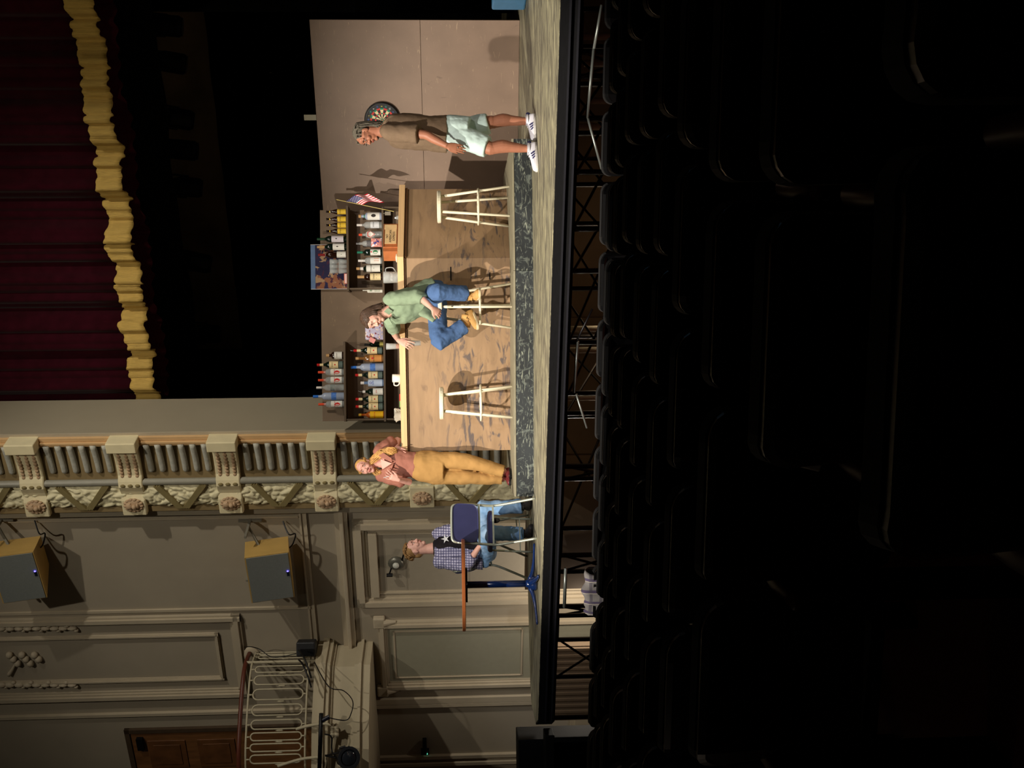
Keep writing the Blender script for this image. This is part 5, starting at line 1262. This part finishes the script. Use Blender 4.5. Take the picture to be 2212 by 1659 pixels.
hd = (J(1006,323,-.24)-wrL).normalized(); hand(mb, wrL, hd, V((.12,1,.0)), side=-1, curl=(.12,.14,.16,.2), spread=.03, s=1.02, thumb=.35)
hand(mb, wrR, V((-.2,0,-1)), V((.3,-1,0)), side=-1, curl=.4, spread=.05)
hpL, knL, anL = J(990,295,-.08), J(1064,320,-.16), J(1142,321,-.15)
hpR, knR, anR = J(985,282,.09), J(1066,264,.02), J(1142,262,.0)
for a_, b_, c_ in ((hpL, knL, anL), (hpR, knR, anR)):
    fw_ = V((-1,0,0))
    mb.sweep([a_, a_.lerp(b_,.5), b_+V((0,0,.03)), b_, b_.lerp(c_,.28)-fw_*.018, b_.lerp(c_,.6)-fw_*.008, c_+V((0,0,.02)), c_+V((0,0,-.03))], [.092,.082,.062,.058,.062,.047,.036,.038], n=16, res=3, round0=True, round1=True)
    mb.ell(b_+V((-.03,-.0,0)), (.03,.035,.04))
mb.build('body', S1, man, smooth=True, world=True, remesh=.0048, smit=3)
face_parts(man, L1, M1, .98, mat('brown_lips', (150,80,66), .5, var=0), mat('dark_brow', (40,28,22), .8, var=0))
# hair: crown cap and many short locks
M_locs = mat('grey_locs', (92, 86, 74), .8, var=.35, scale=40, bump=.5, bscale=200)
mb = MB(); mb.ell(L1(0,-.026,.042), (.083,.092,.082), M1, n=20); rng = random.Random(3)
mb.build('hair', M_locs, man, smooth=True, world=True, disp=[(.012,.012)])
mb = MB()
for i in range(190):
    a = rng.uniform(-2.5, 2.5); e_ = rng.uniform(.0, 1.4); fx, fy = sin(a), -cos(a)
    if abs(a) > 1.45 and e_ < .9: continue
    r0 = V((fx*.08*cos(e_), -.026+fy*.088*cos(e_), .042+.078*sin(e_)))
    k_ = rng.uniform(.85, 1.1); dn = .150*k_ if abs(a) < 1.5 else .05
    dn = (.165+.045*(-fy))*k_ if abs(a) < 1.5 else .05
    p1 = V((fx*.094, -.026+fy*.098, min(r0.z, .05))); p2 = V((fx*.096+rng.uniform(-.008,.008), -.018+fy*.092+rng.uniform(-.01,.01), .03-dn*.45)); p3 = V((fx*.084+rng.uniform(-.02,.02), .002+fy*.072+rng.uniform(-.025,.025), .03-dn))
    if abs(a) > 1.5: p2 = V((fx*.088, -.02+fy*.098, r0.z-.02)); p3 = p2+V((fx*.01,-.03,-.01))
    mb.sweep([L1(*r0), L1(*(r0.lerp(p1,.5)*1.05)), L1(*p1), L1(*p2), L1(*p3)], [.005,.0062,.0068,.0065,.005], n=6, res=3, round1=True)
mb.build('locks', M_locs, man, smooth=True, world=True)
mb = MB(); mb.ell(L1(0,.060,-.100), (.024,.022,.016), M1); mb.build('beard', mat('dark_beard', (44,32,26), .9, var=.2), man, smooth=True, world=True, disp=[(.006,.01)])
mb = MB()
for i in range(9):
    a = pi+ (i-4)*.33 ; 
pts = [L1(g*.085, y_, -.004) for g, y_ in ((-1,-.02),(-1,.05))]
mb.sweep([L1(.083,-.01,.012), L1(.072,.06,.012), L1(.05,.098,.016), L1(0,.104,.016), L1(-.05,.098,.016), L1(-.072,.06,.012), L1(-.083,-.01,.012)], [.0022]*7, n=6, res=2); mb.build('glasses', M_blackmetal, man, world=True)
mb = MB(); 
mb.sweep([J(1000,322,-.29)+V((.0,0,.012)), J(1000,322,-.29)-V((.0,0,-.004))], [.011,.011], n=12) if False else mb.ell(wrL+hd*.10+V((0,-.012,0)), (.008,.006,.005), n=8); mb.build('ring', mat('silver_ring',(220,215,200),.2,metal=.8,var=0), man, world=True)
M_shirt1 = mat('taupe_shirt', (116, 97, 78), .85, spec=.15, var=.06, scale=20, bump=.15, bscale=120)
mb = MB()
tor(mb, [(J(829,283),.075,.074),(J(838,281),.13,.095),(J(848,281),.195,.115),(J(880,284),.20,.145),(J(915,287),.19,.15),(J(945,289),.192,.155),(J(966,290),.198,.165)], sd_)
for a_, b_, t_e in ((shL, elL, .80), (shR, elR, .80)):
    e_ = a_.lerp(b_, t_e); mb.sweep([a_+V((0,0,.03)), a_.lerp(b_,.35), e_], [.080,.086,.092], n=20, res=3, round0=True)
mb.build('shirt', M_shirt1, man, smooth=True, world=True, remesh=.009, smit=3, disp=[(.03,.16),(.006,.05)])
M_short = mat('pale_blue_shorts', (190, 212, 208), .8, spec=.2, var=.04, bump=.1)
mb = MB(); tor(mb, [(J(956,289),.178,.14),(J(985,288),.195,.155),(J(1008,292),.19,.155)], sd_)
for a_, b_, yb in ((hpL, knL, 0), (hpR, knR, 0)):
    e_ = a_.lerp(b_, .86); mb.sweep([a_+V((0,0,.0)), a_.lerp(b_,.4), e_], [(.115,.125),(.104,.112),(.100,.104)], n=20, res=3, side=sd_, round0=True)
mb.build('shorts', M_short, man, smooth=True, world=True, remesh=.009, smit=2, disp=[(.022,.12),(.008,.04)])
W_shoe = mat('white_leather', (222, 222, 232), .5, var=.03); W_sole = mat('white_rubber', (226,224,222), .5, var=.02); M_nav = mat('navy_suede', (44,44,92), .7, var=0)
def fl_(x, y, dy): p = J(x, y, dy); p.z = .001; return p
shoe(man, fl_(1158,309,-.15), fl_(1158,369,-.26), (W_shoe, W_sole, W_shoe), h=.105, stripes_=M_nav, heelpatch=M_nav, high=.02)
shoe(man, fl_(1158,247,.0), fl_(1158,305,-.06), (W_shoe, W_sole, W_shoe), h=.105, stripes_=M_nav, heelpatch=M_nav, high=.02)

# ---------------------------------------------------------------- seated man in green
Y0 = 11.45
seat_p = stool_pos[1]; ft = seat_p
man2 = thing('person', 'man with dark hair in a green shirt and jeans sitting on a stool', 'person', seat_p+V((0,0,SHT)))
S2 = skin_mat('fair_skin', (214, 164, 146))
mb = MB(); fwd = V((-.80,-.52,-.42)); up = V((-.38,-.12,.92)); hc = J(804, 688, -.10)
L2, M2 = head(mb, hc, fwd, up, 1.0)
mb.sweep([J(812,682,-.08), J(826,678,-.06), J(845,670,-.04)], [.058,.054,.07], n=16, round0=True)
side2 = V((.80,-.60,0))
tor(mb, [(J(845,670,-.04),.08,.07),(J(858,667,-.03),.16,.095),(J(880,661,0),.16,.11),(J(912,648,.02),.145,.11),(J(940,640,.03),.165,.13),(J(950,640,.03),.16,.13)], side2)
sh_l, el_l, wr_l = J(846,645,-.15), J(906,640,-.28), J(934,666,-.37)
sh_r, el_r, wr_r = J(848,697,.08), J(852,719,.28), J(861,738,.14)
wr_r = J(862,736,.10)
for a_, b_, c_ in ((sh_l, el_l, wr_l), (sh_r, el_r, wr_r)):
    mb.sweep([a_, a_.lerp(b_,.5), b_, b_.lerp(c_,.35), c_], [.055,.048,.040,.038,.026], n=14, res=3, round0=True)
hand(mb, wr_l, (J(956,682,-.30)-wr_l), V((-.3,.9,-.2)), side=-1, curl=(.45,.5,.55,.6), spread=.06, s=1.0, thumb=.7)
hand(mb, wr_r, (J(886,746,.06)-wr_r), V((-.1,1,.1)), side=1, curl=(.15,.4,.4,.25), spread=.12, s=1.0, thumb=.7)
hl, kl, al = J(938,636,-.02), J(946,630,-.38), J(1008,634,-.24)
hr, kr, ar = J(942,652,.04), J(948,738,-.20), J(1004,705,-.10)
for a_, b_, c_ in ((hl, kl, al), (hr, kr, ar)):
    mb.sweep([a_, a_.lerp(b_,.5), b_, b_.lerp(c_,.3), b_.lerp(c_,.65), c_], [.088,.08,.06,.056,.044,.036], n=16, res=3, round0=True, round1=True)
mb.build('body', S2, man2, smooth=True, world=True, remesh=.0048, smit=3)
face_parts(man2, L2, M2, 1.0, mat('pink_lips', (184,120,108), .5, var=0), mat('brown_brow', (70,48,34), .8, var=0), False)
M_hair2 = mat('dark_brown_hair', (70, 52, 40), .55, spec=.4, var=.3, scale=30, stretch=(1,1,1))
def strands(LL, M_, n_, seed, r0, length, amax, part=0., front=.9, drop=.0, thick=.0045, fan=1.05, fwdlift=0.):
    m_ = MB(); rg = random.Random(seed)
    for i in range(n_):
        a = rg.uniform(-amax, amax); e_ = rg.uniform(.05, 1.45); fx, fy = sin(a), -cos(a)
        sx, sy_, sz = r0
        b0 = V((fx*sx*cos(e_), -.02+fy*sy_*cos(e_), .035+sz*sin(e_)))
        l_ = length*rg.uniform(.85, 1.08) * (1. if abs(a) < front+.6 else .55)
        p1 = V((fx*sx*1.03, -.02+fy*sy_*1.03, min(b0.z, .04)+.0)); p2 = V((fx*sx*fan, -.02+fy*sy_*fan, .04-l_*.5)); p3 = V((fx*sx*fan*.98+rg.uniform(-.012,.012), -.02+fy*sy_*fan+fwdlift+rg.uniform(-.012,.012), .04-l_))
        pts = [b0, b0.lerp(p1,.5)*1.03, p1, p2, p3] if b0.z > .05 else [p1, p2, p3]
        m_.sweep([LL(*p) for p in pts], [thick]*(len(pts)-1)+[thick*.4], n=5, res=3)
    return m_
mb = MB(); mb.ell(L2(0,-.022,.040), (.083,.100,.083), M2, n=20); mb.ell(L2(0,-.05,-.02), (.078,.062,.085), M2, n=16); mb.ell(L2(.0,.045,.078),(.055,.04,.03),M2); mb.build('hair', M_hair2, man2, smooth=True, world=True, remesh=.006, smit=4, disp=[(.01,.02)])
mb = strands(L2, M2, 220, 5, (.084,.102,.085), .195, 1.95, fan=1.10, fwdlift=.022); mb.build('hair_strands', M_hair2, man2, smooth=True, world=True)
M_green = mat('sage_shirt', (132, 150, 124), .85, spec=.15, var=.05, scale=20, bump=.12, bscale=150)
mb = MB()
tor(mb, [(J(842,671,-.04),.10,.085),(J(852,668,-.03),.18,.11),(J(872,662,-.01),.195,.14),(J(900,652,.01),.18,.14),(J(925,642,.03),.19,.15),(J(944,636,.04),.20,.16)], side2)
for a_, b_, t_e, rr_ in ((sh_l, el_l, 1.0, .075), (sh_r, el_r, .72, .072)):
    mb.sweep([a_+V((0,0,.02)), a_.lerp(b_,.4), a_.lerp(b_, t_e)], [rr_*.98,rr_,rr_*.95], n=18, res=3, round0=True)
mb.sweep([el_l+V((0,0,.01)), el_l.lerp(wr_l,.28)], [.062,.06], n=18, round0=True)
mb.sweep([J(915,668,-.12), J(945,688,-.16)], [(.05,.10),(.03,.09)], n=16, side=side2)
mb.build('shirt', M_green, man2, smooth=True, world=True, remesh=.009, smit=2, disp=[(.034,.12),(.008,.045)])
mb = MB()
for g in (-1, 1): a0 = J(836,682,-.12); mb.add([tuple(J(829,684+g*11,-.13)), tuple(J(840,683+g*3,-.17)), tuple(J(848,686+g*14,-.17)), tuple(J(838,684+g*19,-.14))], [(0,1,2,3)])
solid(mb.build('collar', M_green, man2, world=True), .006)
mb = MB(); mb.bar(J(905,672,-.135), J(908,650,-.135), .03, .006) ; 
M_jean = mat('blue_denim', (78, 106, 150), .85, spec=.15, var=.15, scale=9, bump=.25, bscale=300)
mb = MB(); tor(mb, [(J(918,642,.03),.165,.135),(J(938,640,.04),.185,.155),(J(950,642,.03),.17,.15)], side2)
mb.sweep([hl, hl.lerp(kl,.5), kl+V((0,0,.0)), kl.lerp(al,.12), kl.lerp(al,.5), al+V((0,0,.01))], [.115,.105,.088,.086,.082,.085], n=20, res=3, round0=True)
mb.sweep([hr, hr.lerp(kr,.5), kr, kr.lerp(ar,.14), kr.lerp(ar,.55), ar+V((0,0,.01))], [.11,.10,.085,.083,.08,.09], n=20, res=3, round0=True)
mb.build('jeans', M_jean, man2, smooth=True, world=True, remesh=.009, smit=3, disp=[(.022,.11),(.01,.04)])
M_tan = mat('tan_suede', (196, 152, 90), .8, var=.08, scale=14); M_tsole = mat('cream_sole', (214, 198, 160), .7, var=.05)
shoe(man2, J(1030,642,-.20)+V((0,0,-.02)), J(1036,632,-.40)+V((0,0,-.015)), (M_tan, M_tsole, M_tan), h=.105, high=.04, w=.05)
shoe(man2, J(1022,672,-.04), J(1035,708,-.26), (M_tan, M_tsole, mat('lace_dark',(60,40,24),.7,var=0)), h=.105, high=.04, w=.05, ankle=ar)
# glass held in his hanging hand
g0 = J(909,741,.13); gt = tumbler('drinking_glass', g0, .034, .135, 'clear glass held upright below the hand of the seated man in green')

# ---------------------------------------------------------------- woman
Y0 = 11.98
fw0 = G(1104, 1022, PZ); woman = thing('person', 'woman with long blonde hair, rust blouse and mustard trousers leaning on the bar', 'person', (fw0.x, fw0.y, PZ))
S3 = skin_mat('rosy_skin', (218, 162, 146))
mb = MB(); fwd = V((-.22,-.97,-.05)); up = V((.30,-.10,.95)); hc = J(789, 1008, .0)
L3, M3 = head(mb, hc, fwd, up, .96)
mb.sweep([J(800,1004,.03), J(815,1001,.03), J(826,999,.03)], [.052,.046,.06], n=16, round0=True)
side3 = V((1,-.12,.28))
tor(mb, [(J(824,999,.03),.06,.055),(J(833,999,.03),.135,.08),(J(855,1001,.02),.14,.095),(J(878,1003,.01),.12,.09),(J(900,1006,0),.13,.095),(J(925,1008,0),.16,.115),(J(940,1009,0),.155,.115)], V((1,-.1,.1)))
sr, er, wr_ = J(828,1027,.02), J(884,1041,-.04), J(860,1036,-.20)
sl_, el_, wl_ = J(823,974,.04), J(856,951,.2), J(858,966,.1)
ep = P(862, 950, 12.16); el_ = V((ep.x, ep.y, ZB+.045)); wl_ = J(858,969,.06); wl_.z = ZB+.06
for a_, b_, c_ in ((sr, er, wr_), (sl_, el_, wl_)):
    mb.sweep([a_, a_.lerp(b_,.5), b_, b_.lerp(c_,.35), c_], [.047,.042,.037,.035,.024], n=14, res=3, round0=True)
hand(mb, wr_, (J(838,1027,-.22)-wr_), V((.2,.95,0)), side=-1, curl=(.1,.35,.4,.25), spread=.22, s=.92, thumb=.7, wr=.024)
hand(mb, wl_, (J(880,983,-.14)-wl_), V((-.2,.9,-.4)), side=1, curl=(.15,.2,.22,.25), spread=.09, s=.92, thumb=.3, wr=.024)
h_r, k_r, a_r = J(938,1028,.02), J(1010,1030,.02), J(1085,1034,.05)
h_l, k_l, a_l = J(938,993,-.0), J(1010,997,-.07), J(1088,1018,-.07)
for a_, b_, c_ in ((h_r, k_r, a_r), (h_l, k_l, a_l)):
    mb.sweep([a_, a_.lerp(b_,.5), b_, b_.lerp(c_,.35), c_], [.09,.078,.055,.05,.035], n=16, res=3, round0=True, round1=True)
mb.build('body', S3, woman, smooth=True, world=True, remesh=.0046, smit=3)
face_parts(woman, L3, M3, .96, mat('rose_lips', (190,104,98), .45, var=0), mat('light_brow', (130,90,56), .8, var=0))
M_blond = mat('blonde_hair', (206, 158, 92), .5, spec=.4, var=.3, scale=26)
layer(M_blond, noise_fac(30, (1,1,.2), .55, .7, 3, .6), (142, 92, 52))
mb = MB(); mb.ell(L3(0,-.026,.040), (.080,.092,.080), M3, n=20); mb.ell(L3(0,-.05,-.04), (.078,.05,.09), M3, n=16); mb.build('hair', M_blond, woman, smooth=True, world=True, remesh=.006, smit=3)
mb = MB(); rg = random.Random(11)
for i in range(420):
    a = rg.uniform(-2.25, 2.25); e_ = rg.uniform(.0, 1.45); fx, fy = sin(a), -cos(a)
    b0 = V((fx*.081*cos(e_), -.024+fy*.093*cos(e_), .038+.08*sin(e_)))
    p1 = V((fx*.084, -.022+fy*.095, min(b0.z,.03)-.01)); sg = 1 if fx > 0 else -1
    if sg > 0:   # her left, viewer's right: falls in front of the shoulder to the elbow
        q3 = J(820+rg.uniform(-6,6), 982+rg.uniform(-7,7), -.05+rg.uniform(-.03,.06)); q4 = J(840+rg.uniform(-8,8), 975+rg.uniform(-9,9), -.08+rg.uniform(-.02,.03)); q5 = J(853+rg.uniform(-6,5), 973+rg.uniform(-7,6), -.08)
    else:
        q3 = J(815+rg.uniform(-6,6), 1022+rg.uniform(-4,5), .0+rg.uniform(-.03,.06)); q4 = J(826+rg.uniform(-6,6), 1020+rg.uniform(-5,4), -.04+rg.uniform(-.02,.06)); q5 = None
    pts = [L3(*b0), L3(*(b0.lerp(p1,.55)*1.03)), L3(*p1), q3, q4]+([q5] if q5 else [])
    mb.sweep(pts, [.0036]*(len(pts)-1)+[.0015], n=4, res=4)
mb.build('hair_strands', M_blond, woman, smooth=True, world=True)
mb = MB(); mb.sweep([L3(-.082,-.015,.03), L3(-.06,-.01,.10), L3(0,-.005,.125), L3(.06,-.01,.10), L3(.082,-.015,.03)], [.008]*5, n=8, res=3); mb.build('headband', mat('dark_headband',(44,30,34),.7,var=0), woman, world=True)
M_rust = mat('rust_blouse', (162, 106, 90), .8, spec=.2, var=.07, scale=16, bump=.1)
mb = MB()
tor(mb, [(J(830,999,.02),.12,.085),(J(838,1000,.02),.155,.10),(J(858,1001,.01),.16,.12),(J(880,1003,.0),.145,.115),(J(897,1005,0),.142,.115)], V((1,-.1,.2)))
for a_, b_, t_e in ((sr, er, .85), (sl_, el_, .82)):
    mb.sweep([a_+V((0,0,.02)), a_.lerp(b_,.35), a_.lerp(b_,.7), a_.lerp(b_,t_e)], [.07,.082,.085,.055], n=18, res=3, round0=True)
mb.sweep([J(838,1020,-.02), J(862,1030,-.03)], [.07,.075], n=14, round0=True, round1=True)
mb.build('blouse', M_rust, woman, smooth=True, world=True, remesh=.009, smit=3, disp=[(.022,.10),(.007,.04)])
# open neck: skin wedge and collar
mb = MB(); mb.add([tuple(J(822,992,-.105)), tuple(J(826,1014,-.105)), tuple(J(846,1001,-.135))], [(0,1,2)]); solid(mb.build('neckline', S3, woman, world=True), .01)
mb = MB(); mb.add([tuple(J(818,985,-.09)), tuple(J(848,1000,-.145)), tuple(J(846,990,-.135)), tuple(J(828,978,-.10))], [(0,1,2,3)]); mb.add([tuple(J(822,1018,-.08)), tuple(J(850,1002,-.145)), tuple(J(846,1014,-.135)), tuple(J(832,1026,-.09))], [(0,1,2,3)]); solid(mb.build('collar', M_rust, woman, world=True), .008)
mb = MB(); q = J(846,1030,-.26); mb.cyl(J(838,1027,-.235)+V((-.02,0,-.02)), J(829,1031,-.26), .004, n=8); 
M_must = mat('mustard_twill', (174, 134, 80), .8, spec=.15, var=.06, scale=10, bump=.15, bscale=200)
mb = MB(); tor(mb, [(J(893,1005,0),.145,.115),(J(912,1007,0),.172,.135),(J(938,1010,0),.185,.145),(J(958,1010,0),.17,.135)], V((1,0,.05)))
for a_, b_, c_, w0 in ((h_r, k_r, a_r, .09), (h_l, k_l, a_l, .09)):
    mb.sweep([a_, a_.lerp(b_,.5), b_, b_.lerp(c_,.5), c_], [(w0,.11),(w0*1.02,.10),(.088,.09),(.074,.08),(.064,.075)], n=20, res=3, side=(1,0,0))
mb.build('trousers', M_must, woman, smooth=True, world=True, remesh=.009, smit=2, disp=[(.026,.15),(.006,.05)])
M_mar = mat('maroon_leather', (112, 46, 48), .4, var=.05); M_bsole = mat('black_sole', (26,24,24), .6, var=.05)
def gl(x, y): p = G(x, y, PZ); p.z = PZ+.001; return p
a1 = V((fw0.x, Y0-.06, PZ+.001)); shoe(woman, a1+V((.03,.10,0)), a1+V((-.03,-.12,0)), (M_mar, M_bsole, M_mar), h=.085, high=.02, w=.046)
a2 = V((fw0.x-.08, Y0+.02, PZ+.001)); shoe(woman, a2+V((.06,.12,0)), a2+V((-.03,-.09,0)), (M_mar, M_bsole, M_mar), h=.085, high=.02, w=.044)
t = thing('cigarette', 'short white cigarette held up between the woman\'s fingers', 'cigarette', J(836,1029,-.25)); mb = MB(); mb.cyl((0,0,-.02),(-.012,-.02,.035),.004,n=8); mb.build('paper_tube', pl_('mark_white',(225,225,225)), t)

# ---------------------------------------------------------------- seated man in plaid
Y0 = 12.12
p4 = J(1052, 1196); man4 = thing('person', 'young man in open plaid shirt and light jeans seated behind the blue chair', 'person', (p4.x, Y0, .45))
mb = MB(); fwd = V((.93,-.34,.04)); up = V((.06,0,1)); hc = J(898, 1184)
L4, M4 = head(mb, hc, fwd, up, 1.0)
mb.sweep([J(908,1186), J(922,1186), J(940,1184)], [.062,.056,.068], n=16, round0=True)
f4 = V((.78,-.62,0)); side4 = V((.62,.78,0))
tor(mb, [(J(940,1184),.07,.065),(J(950,1184),.15,.09),(J(975,1186),.16,.11),(J(1010,1190),.145,.105),(J(1040,1194),.165,.12),(J(1052,1195),.16,.12)], side4)
s_l, e_l, w_l = J(952,1212,-.12), J(1008,1222,-.24), J(1036,1180,-.36)
s_r, e_r, w_r = J(952,1152,.12), J(1005,1140,.05), J(1040,1120,-.14)
for a_, b_, c_ in ((s_l, e_l, w_l), (s_r, e_r, w_r)):
    mb.sweep([a_, a_.lerp(b_,.5), b_, b_.lerp(c_,.35), c_], [.054,.048,.040,.038,.027], n=14, res=3, round0=True)
hand(mb, w_l, V((.6,-.5,-.3)), V((0,.3,-1)), side=1, curl=.3, s=1.); hand(mb, w_r, V((.3,-.8,-.4)), V((-.2,.2,-1)), side=1, curl=.35, s=1.)
h1, k1, n1_ = J(1050,1180,.08), J(1042,1098,-.34), J(1128,1094,-.42)
h2, k2, n2_ = J(1052,1196,-.08), J(1052,1150,-.52), J(1130,1154,-.50)
for a_, b_, c_ in ((h1, k1, n1_), (h2, k2, n2_)):
    mb.sweep([a_, a_.lerp(b_,.5), b_, b_.lerp(c_,.3), c_], [.088,.078,.058,.055,.036], n=16, res=3, round0=True, round1=True)
mb.build('body', S2, man4, smooth=True, world=True, remesh=.0048, smit=3)
face_parts(man4, L4, M4, 1.0, MATS['pink_lips'], MATS['brown_brow'])
M_curl = mat('light_brown_curls', (136, 102, 60), .7, var=.3, scale=40)
mb = MB(); mb.ell(L4(0,-.030,.048), (.082,.092,.078), M4, n=20); mb.ell(L4(0,-.07,-.02), (.07,.04,.06), M4); mb.build('hair', M_curl, man4, smooth=True, world=True, disp=[(.02,.02)])
mb = MB(); rg = random.Random(9)
for i in range(170):
    a = rg.uniform(-pi, pi); e_ = rg.uniform(.0, 1.5); fx, fy = sin(a), -cos(a)
    if abs(a) > 1.4 and e_ < .75: continue
    b0 = V((fx*.083*cos(e_), -.026+fy*.098*cos(e_), .045+.080*sin(e_))); c0 = L4(*b0); n0 = (c0-L4(0,-.026,.03)).normalized(); tt = n0.cross(V((rg.uniform(-1,1),rg.uniform(-1,1),rg.uniform(-1,1)))).normalized()
    pts = [c0 + n0*(.006+.010*sin(q*1.1)) + tt*(.012*(q-1.5)) + n0.cross(tt)*.010*cos(q*2.) for q in range(4)]
    mb.sweep(pts, [.007,.008,.007,.004], n=6, res=3, round0=True, round1=True)
mb.build('curls', M_curl, man4, smooth=True, world=True)
M_tee = mat('black_tee', (26, 20, 24), .85, var=.1)
mb = MB(); tor(mb, [(J(936,1184),.075,.07),(J(944,1184),.12,.085),(J(958,1185),.172,.118),(J(1000,1189),.165,.125),(J(1048,1195),.18,.135)], side4)
mb.build('tshirt', M_tee, man4, smooth=True, world=True, remesh=.01, smit=3, disp=[(.015,.08)])
M_pl = mat('blue_check_cotton', (196, 192, 214), .85, var=.04)
layer(M_pl, stripes(0, 36, .4, .75), (66, 66, 104)); layer(M_pl, stripes(2, 36, .4, .75), (66, 66, 104)); layer(M_pl, stripes(1, 36, .4, .3), (66,66,104))
mb = MB()
# open shirt: half shells left and right of the chest
def halfshell(g):
    rings = []
    secs = [(J(941,1184),.11,.085),(J(950,1185),.185,.115),(J(975,1187),.19,.145),(J(1010,1190),.18,.15),(J(1040,1195),.195,.155)]
    for c0, wx, wy in secs:
        ring = []
        for rr_ in (1.0, .90):
            R_ = range(15) if rr_ == 1.0 else reversed(range(15))
            for j in R_:
                a = (-pi/2 + pi*(.20+.98*j/14)) if g > 0 else (-pi/2 - pi*(.20+.98*j/14))
                ring.append(c0 + side4*wx*rr_*cos(a-0) *1.0 + f4*(-wy*rr_*sin(a)) )
        rings.append(ring)
    return rings
def shell(g):
    rings = []
    secs = [(J(939,1184),.10,.08),(J(949,1185),.185,.115),(J(975,1187),.195,.150),(J(1010,1190),.19,.158),(J(1042,1195),.205,.165)]
    for c0, wx, wy in secs:
        ring = []
        for rr_ in (1.0, .91):
            js = list(range(13)); js = js if rr_ == 1.0 else js[::-1]
            for j in js:
                th = R(28)+(pi-R(28)+.05)*j/12     # angle away from straight ahead
                ring.append(c0 + f4*wy*rr_*cos(th) + side4*g*wx*rr_*sin(th))
        rings.append(ring)
    return rings
mb.loft(shell(1)); mb.loft(shell(-1))
for a_, b_ in ((s_l, e_l), (s_r, e_r)):
    mb.sweep([a_+V((0,0,.02)), a_.lerp(b_,.5), b_], [.076,.078,.072], n=18, res=3, round0=True)
mb.sweep([e_l, e_l.lerp(w_l,.55)], [.066,.062], n=18, round0=True); mb.sweep([e_r, e_r.lerp(w_r,.55)], [.066,.062], n=18, round0=True)
mb.build('open_shirt', M_pl, man4, smooth=True, world=True, remesh=.0095, smit=2, disp=[(.03,.10),(.012,.04)])
mb = MB(); c0 = J(962,1164,-.10)
for i in range(5):
    a = pi/2+2*pi*i/5; mb.add([tuple(c0), tuple(c0+V((cos(a-.6)*.018,-.004,sin(a-.6)*.018))), tuple(c0+V((cos(a)*.05,0,sin(a)*.05))), tuple(c0+V((cos(a+.6)*.018,-.004,sin(a+.6)*.018)))], [(0,1,2,3)])
mb.build('star_print', pl_('mark_white',(225,225,225)), man4, world=True)
M_ljean = mat('light_blue_denim', (124, 164, 206), .85, var=.15, scale=6, bump=.2, bscale=300)
layer(M_ljean, noise_fac(4, (1,1,1), .5, .75, 2, .5), (196, 214, 226))
mb = MB(); tor(mb, [(J(1034,1193),.17,.13),(J(1048,1194),.185,.145),(J(1056,1194),.17,.14)], side4)
for a_, b_, c_ in ((h1, k1, n1_), (h2, k2, n2_)):
    mb.sweep([a_, a_.lerp(b_,.5), b_, b_.lerp(c_,.15), b_.lerp(c_,.6), c_], [.105,.095,.082,.08,.075,.08], n=20, res=3, round0=True)
mb.build('jeans', M_ljean, man4, smooth=True, world=True, remesh=.0095, smit=2, disp=[(.022,.11),(.01,.04)])
M_boot = mat('worn_black_boot', (52, 46, 42), .5, var=.2, scale=12)
for n_, dx in ((n1_, V((.12,-.22,0))), (n2_, V((.12,-.22,0)))):
    h0 = V((n_.x-.05*dx.normalized().x, n_.y-.05*dx.normalized().y, .001)); shoe(man4, h0, h0+dx*1.05, (M_boot, M_bsole, M_boot), h=.11, high=.06, w=.05)
t = thing('black_bag', 'small black round object hanging below the seat of the front folding chair', 'bag', J(1070, 1124, -.9)+V((0,0,0))); mb = MB(); mb.ell((0,0,0),(.03,.03,.05)); mb.build('pouch', mat('black_vinyl',(16,14,18),.2,spec=.6,var=0), t, smooth=True)
